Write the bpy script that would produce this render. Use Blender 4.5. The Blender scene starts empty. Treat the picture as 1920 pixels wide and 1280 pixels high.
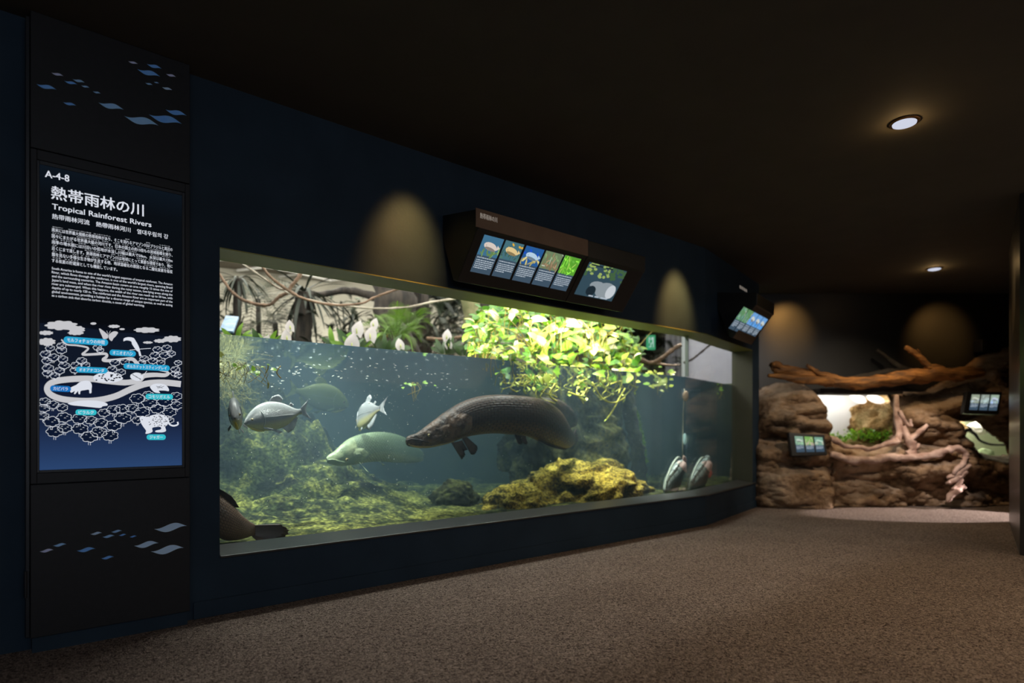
import bpy, bmesh, math, random
from mathutils import Vector, Matrix, noise
from mathutils.geometry import tessellate_polygon
random.seed(7)
R = math.radians
SC = bpy.context.scene
COL = SC.collection
F, HY, CZ = 1150.0, 802.0, 0.95

# ------------------------------------------------------------------ camera, world, light, exposure
cam = bpy.data.cameras.new('camera'); cam_o = bpy.data.objects.new('camera', cam); COL.objects.link(cam_o)
cam_o.location = (0, 0, CZ); cam_o.rotation_euler = (R(90), 0, 0)
cam.sensor_width = 36; cam.lens = F * 36 / 1920; cam.shift_y = (HY - 640) / 1920
cam.clip_start = .05; cam.clip_end = 60
cam.dof.use_dof = True; cam.dof.focus_distance = 3.3; cam.dof.aperture_fstop = cam.lens / 1000 / .019
SC.camera = cam_o
w = bpy.data.worlds.new('world'); SC.world = w; w.use_nodes = True
w.node_tree.nodes['Background'].inputs[0].default_value = (.02, .025, .03, 1)
w.node_tree.nodes['Background'].inputs[1].default_value = .1
SC.view_settings.view_transform = 'Standard'; SC.view_settings.look = 'None'
SC.view_settings.exposure = 0; SC.view_settings.gamma = 1; SC.view_settings.use_curve_mapping = False
cy = SC.cycles
cy.use_denoising = True; cy.max_bounces = 8; cy.diffuse_bounces = 3; cy.glossy_bounces = 3
cy.transmission_bounces = 4; cy.transparent_max_bounces = 24; cy.volume_bounces = 1
cy.sample_clamp_indirect = 4; cy.caustics_reflective = False; cy.caustics_refractive = False

def aim(o, target):
    o.rotation_euler = (Vector(target) - o.location).to_track_quat('-Z', 'Y').to_euler()
def light(name, kind, loc, target, energy, color=(1, 1, 1), size=.1, size_y=None, angle=60, blend=.5):
    l = bpy.data.lights.new(name, kind); l.energy = energy; l.color = color
    if kind == 'AREA':
        l.size = size
        if size_y: l.shape = 'RECTANGLE'; l.size_y = size_y
    else:
        l.shadow_soft_size = size
    if kind == 'SPOT': l.spot_size = R(angle); l.spot_blend = blend
    o = bpy.data.objects.new(name, l); COL.objects.link(o); o.location = loc
    if target is not None: aim(o, target)
    return o
WARM = (1, .72, .42)
# daylight, lamps and added fill lights over the exhibit hall behind the glass
light('hall_daylight', 'AREA', (-.6, 6.6, 3.2), (-.6, 6.6, 0), 300, (1, .97, .9), 6.0, 4.4)
light('hall_back_light', 'AREA', (-2.0, 8.7, 3.2), (-2.6, 9.9, .6), 95, (1, .95, .86), 4.5, .8)
light('hall_fill_light', 'AREA', (-1.2, 7.4, 3.1), (-1.6, 9.9, 1.9), 45, (1, .95, .86), 5.5, 1.2)
light('plant_lamp', 'SPOT', (.25, 4.95, 3.1), (.75, 6.0, 1.5), 950, (1, .97, .86), .12, angle=44, blend=.5)
light('rock_lamp', 'SPOT', (.3, 4.9, 3.1), (.55, 5.6, .4), 230, (1, .95, .75), .08, angle=30, blend=.6)
_l = light('glass_strip_fill', 'AREA', (-.37, 5.05, 2.35), (-.57, 5.29, .8), 85, (1, .97, .9), 4.2, .12)   # added strip along the inside of the glass, brightening the fish
_x = Vector((3.47, 2.935, 0)).normalized(); _z = (_l.location - Vector((-.57, 5.29, .8))).normalized(); _y = _z.cross(_x).normalized()
_l.rotation_euler = Matrix((_x, _y, _z)).transposed().to_euler()
light('tank_lamp', 'SPOT', (-1.9, 4.0, 3.1), (-1.75, 4.75, .3), 900, (1, .97, .85), .1, angle=48, blend=.7)
light('column_fill_spot', 'SPOT', (-2.25, 4.6, 2.5), (1.0, 6.3, .7), 2200, (1, .96, .82), .1, angle=24, blend=.8)  # added spot brightening the standing rock under the leaves
light('moss_fill_spot', 'SPOT', (2.4, 7.6, 2.6), (1.36, 6.6, .8), 500, (1, .97, .85), .08, angle=34, blend=.8)  # added spot brightening the moss edge of the log
light('tarp_lamp', 'SPOT', (2.2, 7.4, 2.9), (2.9, 8.6, 1.7), 60, (.9, .92, 1), .2, angle=80, blend=.8)
# warm spots for the gold wall patches are set with the downlights
# added soft fill from the ceiling, lifting the dark corridor
light('corridor_fill', 'AREA', (1.8, -2.2, 2.6), (.2, 1.8, .9), 92, (.78, .86, 1), 4.5, 3.0)
light('corridor_fill_warm', 'AREA', (5.2, 2.8, 2.62), (4.0, 4.4, 0), 60, (1, .78, .55), 3.0, 3.0)

# ------------------------------------------------------------------ helpers
def P(x, y, Y): return Vector(((x - 960) / F * Y, Y, CZ - (y - HY) / F * Y))
def hit(x, y, Q, n):
    r = Vector(((x - 960) / F, 1, -(y - HY) / F)); O = Vector((0, 0, CZ))
    return O + r * ((Q - O).dot(n) / r.dot(n))
A0 = Vector((-1.591, 3.035, 0)); dA = Vector((3.47, 2.935, 0)).normalized(); nA = Vector((dA.y, -dA.x, 0))
B0 = A0 + dA * 4.55; dB = Vector((.6, .8, 0)); nB = Vector((.8, -.6, 0))
UZ = Vector((0, 0, 1))
def WA(s, u, z): return A0 + dA * s + nA * u + UZ * z
def WB(s, u, z): return B0 + dB * s + nB * u + UZ * z
def sA(x, y, u=0):
    p = hit(x, y, A0 + nA * u, nA); return ((p - A0).dot(dA), p.z)
def sB(x, y, u=0):
    p = hit(x, y, B0 + nB * u, nB); return ((p - B0).dot(dB), p.z)
def bend(u):
    a, b = A0 + nA * u, B0 + nB * u
    # a + dA t = b + dB k
    det = dA.x * -dB.y + dB.x * dA.y
    c = b - a; t = (c.x * -dB.y + dB.x * c.y) / det
    return a + dA * t
GU = -.18                                                       # glass plane offset behind the wall face
def glass_w(p):                                                # distance behind the front glass
    return min(-(Vector((p[0], p[1], 0)) - A0 - nA * GU).dot(nA), -(Vector((p[0], p[1], 0)) - B0 - nB * GU).dot(nB))

def S(c): return c / 12.92 if c <= .04045 else ((c + .055) / 1.055) ** 2.4
def rgb(r, g, b): return (S(r / 255), S(g / 255), S(b / 255), 1)

def new_mat(name):
    m = bpy.data.materials.new(name); m.use_nodes = True
    return m, m.node_tree.nodes, m.node_tree.links, m.node_tree.nodes['Principled BSDF']
def mat(name, c1, c2=None, scale=6, rough=.6, metal=0, bump=0, bscale=None, detail=6, stretch=(1, 1, 1), spec=.5, c3=None, trans=0, lo=.35, hi=.65, dist=0):
    m, N, L, b = new_mat(name)
    b.inputs['Roughness'].default_value = rough; b.inputs['Metallic'].default_value = metal
    b.inputs['Specular IOR Level'].default_value = spec
    tc = N.new('ShaderNodeTexCoord'); mp = N.new('ShaderNodeMapping'); L.new(tc.outputs['Object'], mp.inputs[0])
    mp.inputs['Scale'].default_value = stretch
    n = N.new('ShaderNodeTexNoise'); n.inputs['Scale'].default_value = scale; n.inputs['Detail'].default_value = detail
    n.inputs['Distortion'].default_value = dist
    L.new(mp.outputs[0], n.inputs['Vector'])
    cr = N.new('ShaderNodeValToRGB'); L.new(n.outputs[0], cr.inputs[0])
    cr.color_ramp.elements[0].position = lo; cr.color_ramp.elements[1].position = hi
    cr.color_ramp.elements[0].color = c1; cr.color_ramp.elements[1].color = c2 or c1
    if c3:
        e = cr.color_ramp.elements.new((lo + hi) / 2); e.color = c3
    L.new(cr.outputs[0], b.inputs['Base Color'])
    if bump:
        n2 = N.new('ShaderNodeTexNoise'); n2.inputs['Scale'].default_value = bscale or scale; n2.inputs['Detail'].default_value = 8
        L.new(mp.outputs[0], n2.inputs['Vector'])
        bp = N.new('ShaderNodeBump'); bp.inputs['Strength'].default_value = min(1, bump); bp.inputs['Distance'].default_value = .02 * max(1, bump)
        L.new(n2.outputs[0], bp.inputs['Height']); L.new(bp.outputs[0], b.inputs['Normal'])
    if trans:
        out = N['Material Output']; t = N.new('ShaderNodeBsdfTranslucent'); mx = N.new('ShaderNodeMixShader')
        L.new(cr.outputs[0], t.inputs[0]); mx.inputs[0].default_value = trans
        L.new(b.outputs[0], mx.inputs[1]); L.new(t.outputs[0], mx.inputs[2]); L.new(mx.outputs[0], out.inputs[0])
    return m
EM = {}
def emis(name, c, k=1.0):
    key = (name, tuple(c), k)
    if key in EM: return EM[key]
    m, N, L, b = new_mat(name)
    N.remove(b); e = N.new('ShaderNodeEmission'); e.inputs[0].default_value = c; e.inputs[1].default_value = k
    L.new(e.outputs[0], N['Material Output'].inputs[0]); EM[key] = m
    return m

def tag(o, label=None, cat=None, group=None, kind=None):
    if label: o['label'] = label
    if cat: o['category'] = cat
    if group: o['group'] = group
    if kind: o['kind'] = kind
    return o
def mesh(name, V, Fc, m=None, parent=None, smooth=False, uv=None, loc=None):
    me = bpy.data.meshes.new(name)
    if parent is not None:
        iw = WORLD.get(parent.name, Matrix.Identity(4)).inverted(); V = [iw @ Vector(v) for v in V]
    me.from_pydata([tuple(v) for v in V], [], Fc)
    if uv:
        l = me.uv_layers.new(name='uv')
        for lp in me.loops: l.data[lp.index].uv = uv[lp.vertex_index]
    if smooth: me.polygons.foreach_set('use_smooth', [True] * len(me.polygons))
    o = bpy.data.objects.new(name, me); COL.objects.link(o)
    for mm in (m if isinstance(m, (list, tuple)) else [m]):
        if mm: me.materials.append(mm)
    if parent is not None:
        o.parent = parent
        if parent.name in WORLD: WORLD[o.name] = WORLD[parent.name]
    return o
WORLD = {}
def empty(name, loc, label, cat, group=None, rot=None):
    o = bpy.data.objects.new(name, None); COL.objects.link(o); o.location = loc; o.empty_display_size = .1
    M = Matrix.Translation(Vector(loc))
    if rot: o.rotation_euler = rot; M = M @ o.rotation_euler.to_matrix().to_4x4()
    WORLD[o.name] = M
    return tag(o, label, cat, group)
def box_vf(o, ax, ay, az, x0, x1, y0, y1, z0, z1):
    V = [o + ax * x + ay * y + az * z for z in (z0, z1) for y in (y0, y1) for x in (x0, x1)]
    return V, [(0, 2, 3, 1), (4, 5, 7, 6), (0, 1, 5, 4), (2, 6, 7, 3), (0, 4, 6, 2), (1, 3, 7, 5)]
class MB:
    def __init__(s): s.V = []; s.F = []; s.M = []; s.uv = []
    def add(s, V, Fc, mi=0):
        n = len(s.V); s.V += [Vector(v) for v in V]; s.F += [tuple(i + n for i in f) for f in Fc]; s.M += [mi] * len(Fc)
    def box(s, o, ax, ay, az, *a, mi=0): s.add(*box_vf(o, ax, ay, az, *a), mi)
    def cbox(s, c, hx, hy, hz, rot=None):
        V, Fc = box_vf(Vector((0, 0, 0)), Vector((1, 0, 0)), Vector((0, 1, 0)), UZ, -hx, hx, -hy, hy, -hz, hz)
        M = rot if rot else Matrix.Identity(3)
        s.add([M @ v + Vector(c) for v in V], Fc)
    def prism(s, poly, z0, z1, mi=0):
        n = len(poly); V = [Vector((p[0], p[1], z0)) for p in poly] + [Vector((p[0], p[1], z1)) for p in poly]
        Fc = [tuple(reversed(range(n))), tuple(range(n, 2 * n))] + [(i, (i + 1) % n, (i + 1) % n + n, i + n) for i in range(n)]
        s.add(V, Fc, mi)
    def tube(s, pts, rads, seg=8, wob=0, mi=0, cap=True):
        pts = [Vector(p) for p in pts]
        if not isinstance(rads, (list, tuple)): rads = [rads] * len(pts)
        base = len(s.V); up = Vector((.13, .2, .97)); prev = None
        for i, p in enumerate(pts):
            t = (pts[min(i + 1, len(pts) - 1)] - pts[max(i - 1, 0)]).normalized()
            if prev is None: a = t.cross(up if abs(t.dot(up)) < .95 else Vector((1, 0, 0))).normalized()
            else: a = (prev - t * prev.dot(t)).normalized()
            prev = a; b = t.cross(a)
            for k in range(seg):
                an = 2 * math.pi * k / seg
                r = rads[i] * (1 + wob * noise.noise(Vector((p.x * 9 + math.cos(an), p.y * 9 + math.sin(an), p.z * 9 + i * .3))))
                s.V.append(p + a * math.cos(an) * r + b * math.sin(an) * r)
        for i in range(len(pts) - 1):
            for k in range(seg):
                q = base + i * seg; s.F.append((q + k, q + (k + 1) % seg, q + seg + (k + 1) % seg, q + seg + k)); s.M.append(mi)
        if cap:
            s.F.append(tuple(base + k for k in reversed(range(seg)))); s.M.append(mi)
            q = base + (len(pts) - 1) * seg; s.F.append(tuple(q + k for k in range(seg))); s.M.append(mi)
    def build(s, name, m, parent=None, smooth=False):
        o = mesh(name, s.V, s.F, m, parent, smooth)
        b = bmesh.new(); b.from_mesh(o.data); bmesh.ops.recalc_face_normals(b, faces=b.faces); b.to_mesh(o.data); b.free()
        if isinstance(m, (list, tuple)): o.data.polygons.foreach_set('material_index', s.M)
        return o
def smooth_path(pts, n=6):
    pts = [Vector(p) for p in pts]; out = []
    for i in range(len(pts) - 1):
        a, b = pts[max(i - 1, 0)], pts[i]; c, d = pts[i + 1], pts[min(i + 2, len(pts) - 1)]
        for k in range(n):
            t = k / n
            out.append(.5 * ((2 * b) + (c - a) * t + (2 * a - 5 * b + 4 * c - d) * t * t + (3 * b - a - 3 * c + d) * t ** 3))
    out.append(pts[-1]); return out
def bevel(o, wd=.004, seg=2):
    m = o.modifiers.new('bevel', 'BEVEL'); m.width = wd; m.segments = seg; m.limit_method = 'ANGLE'; return o
def fbm(p, o=4): return noise.fractal(Vector(p), 1.0, 2.0, o)
def lerp(a, b, t): return a + (b - a) * t
def interp(tbl, x):
    if x <= tbl[0][0]: return tbl[0][1]
    for (a, b), (c, d) in zip(tbl, tbl[1:]):
        if x <= c: return b + (d - b) * (x - a) / (c - a)
    return tbl[-1][1]

# ------------------------------------------------------------------ materials of the building
M_navy = mat('navy_wall_paint', rgb(30, 45, 58), rgb(36, 52, 66), 3, .7, bump=.04, bscale=60, spec=.2)
M_brownwall = M_navy
M_panel = mat('charcoal_laminate', rgb(27, 27, 29), rgb(30, 30, 32), 40, .5, spec=.3)
M_jamb = mat('dark_metal_strip', rgb(26, 27, 31), None, 10, .4)
M_ceil = mat('black_ceiling_paint', rgb(66, 61, 52), rgb(70, 65, 56), 5, .9)
M_soff = mat('olive_bounce_tint', rgb(128, 126, 58), rgb(134, 132, 64), 3, .5)  # olive of the green light bounced from the tank, put into the colour
M_sideveal = mat('dark_olive_reveal', rgb(62, 62, 46), rgb(66, 66, 50), 3, .6)
M_ledge = mat('dark_grey_ledge', rgb(48, 48, 46), rgb(53, 52, 50), 8, .35)
M_black = mat('matt_black', rgb(22, 22, 24), rgb(27, 26, 27), 12, .55)
M_skirt = mat('dark_skirting', rgb(30, 34, 38), rgb(34, 38, 42), 9, .4)
def carpet():
    m, N, L, b = new_mat('brown_pile_carpet')
    tc = N.new('ShaderNodeTexCoord')
    n1 = N.new('ShaderNodeTexNoise'); n1.inputs['Scale'].default_value = 75; n1.inputs['Detail'].default_value = 4; n1.inputs['Distortion'].default_value = 1.5
    n2 = N.new('ShaderNodeTexNoise'); n2.inputs['Scale'].default_value = 2.2; n2.inputs['Detail'].default_value = 3
    v = N.new('ShaderNodeTexVoronoi'); v.inputs['Scale'].default_value = 170
    for q in (n1, n2, v): L.new(tc.outputs['Object'], q.inputs['Vector'])
    cr = N.new('ShaderNodeValToRGB'); L.new(n1.outputs[0], cr.inputs[0])
    cr.color_ramp.elements[0].position = .36; cr.color_ramp.elements[1].position = .66
    cr.color_ramp.elements[0].color = rgb(62, 51, 46); cr.color_ramp.elements[1].color = rgb(172, 154, 141)
    mx = N.new('ShaderNodeMixRGB'); mx.blend_type = 'MULTIPLY'; mx.inputs[0].default_value = .35
    cr2 = N.new('ShaderNodeValToRGB'); L.new(n2.outputs[0], cr2.inputs[0])
    cr2.color_ramp.elements[0].position = .3; cr2.color_ramp.elements[1].position = .7
    cr2.color_ramp.elements[0].color = (.55, .5, .5, 1); cr2.color_ramp.elements[1].color = (1, 1, 1, 1)
    L.new(cr.outputs[0], mx.inputs[1]); L.new(cr2.outputs[0], mx.inputs[2]); L.new(mx.outputs[0], b.inputs['Base Color'])
    b.inputs['Roughness'].default_value = .95; b.inputs['Specular IOR Level'].default_value = .1
    ad = N.new('ShaderNodeMath'); ad.operation = 'ADD'; L.new(n1.outputs[0], ad.inputs[0]); L.new(v.outputs['Distance'], ad.inputs[1])
    bp = N.new('ShaderNodeBump'); bp.inputs['Strength'].default_value = .9; bp.inputs['Distance'].default_value = .008
    L.new(ad.outputs[0], bp.inputs['Height']); L.new(bp.outputs[0], b.inputs['Normal'])
    return m
M_carpet = carpet()

# ------------------------------------------------------------------ room shell
SW0 = sA(412, 800)[0]                                           # left edge of the tank window on wall A
END = 1.88                                                      # length of wall B
TB = 1.60                                                       # right jamb on wall B
OT, OB, H = 1.868, .300, 2.70
pa = lambda s, u: WA(s, u, 0)
pb = lambda s, u: WB(s, u, 0)
foot = [pa(-7, 0), pa(4.55, 0), pb(END, 0), Vector((3.02, 8.05, 0)), Vector((9, 8.05, 0)), Vector((9, -4, 0)), Vector((pa(-7, 0).x, -4, 0))]
f = MB(); f.prism(foot, -.1, 0); tag(f.build('floor', M_carpet), 'brown mottled pile carpet of the dark corridor', kind='structure')
f = MB(); f.prism(foot, H, H + .1); tag(f.build('ceiling', M_ceil), 'near black painted corridor ceiling', kind='structure')
wl = MB(); T = -.24
wl.prism([pa(-7, 0), pa(SW0, 0), pa(SW0, T), pa(-7, T)], 0, H)
wl.prism([pa(SW0, 0), bend(0), bend(T), pa(SW0, T)], 0, OB - .012)
wl.prism([pa(SW0, 0), bend(0), bend(T), pa(SW0, T)], OT + .002, H)
tag(wl.build('wall_left', M_navy), 'dark navy corridor wall around the long aquarium window', kind='structure')
wl = MB()
wl.prism([bend(0), pb(END, 0), pb(END, T), bend(T)], 0, OB - .012)
wl.prism([bend(0), pb(END, 0), pb(END, T), bend(T)], OT + .002, H)
wl.prism([pb(TB + .002, 0), pb(END, 0), pb(END, T), pb(TB + .002, T)], OB - .012, OT + .002)
tag(wl.build('wall_left_end', M_navy), 'dark wall past the bend at the end of the aquarium', kind='structure')
# soffit, jamb, ledge of the window opening
def strip(u0, u1, z0, z1, th, s0=None, s1=None):
    s0 = SW0 if s0 is None else s0; s1 = TB if s1 is None else s1; mb = MB()
    ring = lambda u, z: [pa(s0, u) + UZ * z, bend(u) + UZ * z, pb(s1, u) + UZ * z]
    a, b = ring(u0, z0), ring(u1, z1); c, d = [p + UZ * th for p in a], [p + UZ * th for p in b]
    V = a + b + c + d
    mb.add(V, [(0, 3, 4, 1), (1, 4, 5, 2), (6, 7, 10, 9), (7, 8, 11, 10), (0, 1, 7, 6), (1, 2, 8, 7), (3, 9, 10, 4), (4, 10, 11, 5), (0, 6, 9, 3), (2, 5, 11, 8)])
    return mb
tag(strip(0, GU - .06, OT - .004, OT - .004, .006).build('trim_1', M_soff), 'olive tinted underside of the window opening', kind='structure')
tag(bevel(strip(.018, GU, OB - .012, OB + .014, .012, SW0 + .0, TB + .12).build('trim_2', M_ledge), .003), 'dark grey sloping ledge under the aquarium glass', kind='structure')
jb = MB(); jb.prism([pb(TB, 0), pb(TB + .004, 0), pb(TB + .004, T), pb(TB, T)], OB, OT)
tag(jb.build('trim_3', M_sideveal), 'olive grey side reveal at the far end of the window', kind='structure')
jb = MB(); jb.prism([pa(SW0 - .004, -.002), pa(SW0, -.002), pa(SW0, T), pa(SW0 - .004, T)], OB, OT)
tag(jb.build('trim_4', M_jamb), 'dark side reveal at the near end of the window', kind='structure')
# skirting
sk = MB(); sk.prism([pa(sA(362, 1100)[0], .010), bend(.010), bend(0), pa(sA(362, 1100)[0], 0)], 0, .085)
sk.prism([bend(.010), pb(END, .010), pb(END, 0), bend(0)], 0, .085)
tag(bevel(sk.build('baseboard_left', M_navy), .003), 'low dark skirting under the aquarium wall', kind='structure')
# far wall (behind the rockwork), with the openings of the two terraria left free
FY = 8.0
fw = MB(); X = Vector((1, 0, 0)); Yv = Vector((0, 1, 0)); O3 = Vector((0, 0, 0))
fw.box(O3, X, Yv, UZ, 2.95, 9, FY, FY + .12, 1.42, H)
fw.box(O3, X, Yv, UZ, 2.95, 3.80, FY, FY + .12, 0, 1.42)
fw.box(O3, X, Yv, UZ, 3.80, 5.10, FY, FY + .12, 0, .60)
fw.box(O3, X, Yv, UZ, 5.10, 5.70, FY, FY + .12, 0, 1.42)
fw.box(O3, X, Yv, UZ, 5.70, 9, FY, FY + .12, 0, .48)
fw.box(O3, X, Yv, UZ, 6.60, 9, FY, FY + .12, .48, 1.42)
fw.box(O3, X, Yv, UZ, 5.70, 6.60, FY, FY + .12, 1.12, 1.42)
M_far = mat('dark_slate_wall', rgb(36, 38, 42), rgb(42, 44, 48), 2.5, .45, bump=.03, bscale=40)
tag(fw.build('wall_far', M_far), 'dark slate wall above the artificial rocks', kind='structure')
fw = MB(); fw.box(O3, X, Yv, UZ, pa(-7, 0).x, 9, -4.12, -4, 0, H); tag(fw.build('wall_back', M_navy), kind='structure')
# right hand wall: a near corner and its face running back
rw = MB(); rw.prism([(3.80, 4.59), (4.96, 6.12), (5.3, 6.12), (9, 6.12), (9, 4.4), (3.86, 4.4)], 0, H)
M_right = mat('satin_dark_wall', rgb(46, 44, 42), rgb(52, 50, 46), 2, .3)
tag(rw.build('wall_right', M_right), 'satin dark wall corner at the right edge of the corridor', kind='structure')
rw = MB(); rw.box(O3, X, Yv, UZ, 9, 9.12, -4, 8.12, 0, H); tag(rw.build('wall_right_back', M_navy), kind='structure')

# ------------------------------------------------------------------ exhibit hall shell behind the glass
M_hallwall = mat('beige_mural_wall', rgb(196, 190, 172), rgb(150, 146, 132), 1.1, .9, c3=rgb(176, 171, 156), lo=.3, hi=.7, detail=3)
M_hallceil = mat('taupe_hall_ceiling', rgb(128, 120, 108), rgb(136, 128, 116), 2, .9)
hw = MB()
hp = [Vector((-7.5, 7.4, 0)), Vector((-4.29, 9.0, 0)), Vector((-2.3, 10, 0)), Vector((2.4, 12.2, 0)), Vector((3.6, 12.2, 0))]
for a, b in zip(hp, hp[1:]):
    n = Vector((-(b - a).y, (b - a).x, 0)).normalized() * .1
    hw.prism([a, b, b + n, a + n], .0, 3.4)
tag(hw.build('wall_hall', M_hallwall), 'beige wall behind the planted exhibit', kind='structure')
hc = MB(); hc.prism([Vector((-7.5, 2.9, 0)), Vector((-2.0, 2.95, 0)), bend(T - .3) , Vector((3.3, 8.2, 0)), Vector((3.6, 12.3, 0)), Vector((2.4, 12.3, 0)), Vector((-7.5, 8.4, 0))], 3.3, 3.36)
tag(hc.build('ceiling_hall', M_hallceil), 'taupe ceiling over the planted exhibit', kind='structure')

# tank water body and its shell
WL = 1.46
Lz = -.30
back = [Vector((3.05, 8.35, 0)), Vector((2.5, 9.0, 0)), Vector((-3.1, 6.6, 0)), Vector((-3.9, 5.6, 0)), Vector((-3.0, 2.75, 0))]
glassA0 = pa(SW0 - .35, GU - .035); glassB1 = pb(TB + .10, GU - .035)
wpoly = [glassA0, bend(GU - .035), glassB1] + back
M_tankwall = mat('algae_tank_wall', rgb(58, 70, 62), rgb(84, 92, 70), 1.5, .9, bump=.5, bscale=5)
tw = MB()
sh = [glassB1] + back + [glassA0 + Vector((-.9, -.5, 0))]
for a, b in zip(sh, sh[1:]):
    n = Vector(((b - a).y, -(b - a).x, 0)).normalized() * .12
    tw.prism([a, b, b + n, a + n], 0, 1.56)
tag(tw.build('wall_tank', M_tankwall), 'algae covered back wall of the aquarium', kind='structure')

def water_mats():
    m, N, L, b = new_mat('tank_water_body'); N.remove(b)
    out = N['Material Output']
    sc = N.new('ShaderNodeVolumeScatter'); sc.inputs['Color'].default_value = (.56, .80, 1.0, 1); sc.inputs['Density'].default_value = .062; sc.inputs['Anisotropy'].default_value = 0
    ab = N.new('ShaderNodeVolumeAbsorption'); ab.inputs['Color'].default_value = (.36, .68, .80, 1); ab.inputs['Density'].default_value = .34
    ad = N.new('ShaderNodeAddShader'); L.new(sc.outputs[0], ad.inputs[0]); L.new(ab.outputs[0], ad.inputs[1]); L.new(ad.outputs[0], out.inputs['Volume'])
    m2, N, L, b = new_mat('water_surface'); N.remove(b); out = N['Material Output']
    tc = N.new('ShaderNodeTexCoord'); n = N.new('ShaderNodeTexNoise'); n.inputs['Scale'].default_value = 3.0; n.inputs['Detail'].default_value = 2
    L.new(tc.outputs['Object'], n.inputs['Vector'])
    bp = N.new('ShaderNodeBump'); bp.inputs['Strength'].default_value = .06; bp.inputs['Distance'].default_value = .03; L.new(n.outputs[0], bp.inputs['Height'])
    fr = N.new('ShaderNodeFresnel'); fr.inputs[0].default_value = 1.33
    g = N.new('ShaderNodeBsdfGlossy'); g.inputs['Roughness'].default_value = .05; g.inputs[0].default_value = (.9, .95, 1, 1); L.new(bp.outputs[0], g.inputs['Normal'])
    t = N.new('ShaderNodeBsdfTransparent'); mx = N.new('ShaderNodeMixShader')
    L.new(fr.outputs[0], mx.inputs[0]); L.new(t.outputs[0], mx.inputs[1]); L.new(g.outputs[0], mx.inputs[2]); L.new(mx.outputs[0], out.inputs[0])
    m3, N, L, b = new_mat('acrylic_pane'); N.remove(b); out = N['Material Output']
    fr = N.new('ShaderNodeFresnel'); fr.inputs[0].default_value = 1.25
    g = N.new('ShaderNodeBsdfGlossy'); g.inputs['Roughness'].default_value = .0; t = N.new('ShaderNodeBsdfTransparent'); t.inputs[0].default_value = (.97, .985, .98, 1)
    mth = N.new('ShaderNodeMath'); mth.operation = 'MULTIPLY'; mth.inputs[1].default_value = .3; L.new(fr.outputs[0], mth.inputs[0])
    mx = N.new('ShaderNodeMixShader'); L.new(mth.outputs[0], mx.inputs[0]); L.new(t.outputs[0], mx.inputs[1]); L.new(g.outputs[0], mx.inputs[2]); L.new(mx.outputs[0], out.inputs[0])
    return m, m2, m3
M_water, M_surf, M_pane = water_mats()
wb = MB(); wb.prism(wpoly, .02, WL - .001)
tag(wb.build('tank_water', M_water), 'hazy blue green water filling the big aquarium', 'water', kind='stuff')
me = bpy.data.meshes.new('water_surface')
so = mesh('water_surface', [Vector((p.x, p.y, WL)) for p in wpoly], [tuple(range(len(wpoly)))], M_surf)
tag(so, 'still surface of the aquarium water seen from below', 'water surface', kind='stuff')
# glass panes
def open_end(mb, p):                                           # the panes are bonded: no inner end faces at the joint
    q = bend(GU); mb.F = [f_ for f_ in mb.F if not all((mb.V[i].xy - q.xy).length < .05 for i in f_)]; return mb
gl = MB(); gl.prism([pa(SW0 - .3, GU), bend(GU), bend(GU - .03), pa(SW0 - .3, GU - .03)], .2, OT + .05)
tag(open_end(gl, 0).build('window_1', M_pane), 'long clear acrylic pane of the aquarium', kind='structure')
gl = MB(); gl.prism([bend(GU), pb(TB, GU), pb(TB, GU - .03), bend(GU - .03)], .2, OT + .05)
tag(open_end(gl, 0).build('window_2', M_pane), 'short clear acrylic pane past the bend of the aquarium', kind='structure')
M_seal = mat('grey_sealant', rgb(96, 108, 104), None, 5, .4)
bn, bf = bend(GU + .004), bend(GU - .031)
gl = MB(); d1 = dA * -.0035; d2 = dB * .0035
gl.prism([bn + d1, bn + d2, bf + d2, bf + d1], WL, OT)
tag(gl.build('trim_5', M_seal), 'pale sealant joint between the two panes above the water', kind='structure')

# ------------------------------------------------------------------ information column with the lit screen
UP = .085
sL, sR = sA(57, 600, UP)[0], sA(356, 600, UP)[0]
def zA(x, y, u=UP): return sA(x, y, u)[1]
zJ1 = zA(200, 309.5); zJ2 = zA(200, 901); zBot = .068
col = empty('information_column', WA((sL + sR) / 2, UP / 2, 0), 'tall charcoal wall column holding a lit upright screen', 'display column')
def col_box(name, s0, s1, u0, u1, z0, z1, m, par=col, bv=.002):
    mb = MB(); mb.box(A0, dA, nA, UZ, s0, s1, u0, u1, z0, z1); o = mb.build(name, m, par); 
    if bv: bevel(o, bv, 2)
    return o
upper = col_box('upper_panel', sL, sR, 0.001, UP, zJ1 + .003, H - .002, M_panel)
lower = col_box('lower_panel', sL, sR, 0.001, UP, zBot, zJ2 - .003, M_panel)
col_box('backing', sL + .006, sR - .006, .001, UP - .02, .0, H - .003, M_navy, bv=0)
# frame around the screen
fs0, fs1 = sA(69.3, 600, UP)[0], sA(347.5, 600, UP)[0]
fz0, fz1 = zA(210, 881.5), zA(210, 329.5)
ss0, ss1 = sA(74, 600, UP - .012)[0], sA(341, 600, UP - .012)[0]
sz0, sz1 = zA(205, 876.5, UP - .012), zA(205, 336.5, UP - .012)
fr = MB()
for a in ((sL, fs0, zJ1, zJ2), (fs1, sR, zJ1, zJ2), (fs0, fs1, zJ1, fz1), (fs0, fs1, fz0, zJ2)):
    fr.box(A0, dA, nA, UZ, a[0], a[1], .01, UP - .002, min(a[2:]), max(a[2:]))
bevel(fr.build('screen_surround', M_panel, col), .002)
fr = MB()
for a in ((fs0, ss0, fz0, fz1), (ss1, fs1, fz0, fz1), (ss0, ss1, sz1, fz1), (ss0, ss1, fz0, sz0)):
    fr.box(A0, dA, nA, UZ, a[0], a[1], .02, UP - .008, a[2], a[3])
bevel(fr.build('screen_bezel', M_jamb, col), .0015)
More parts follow.
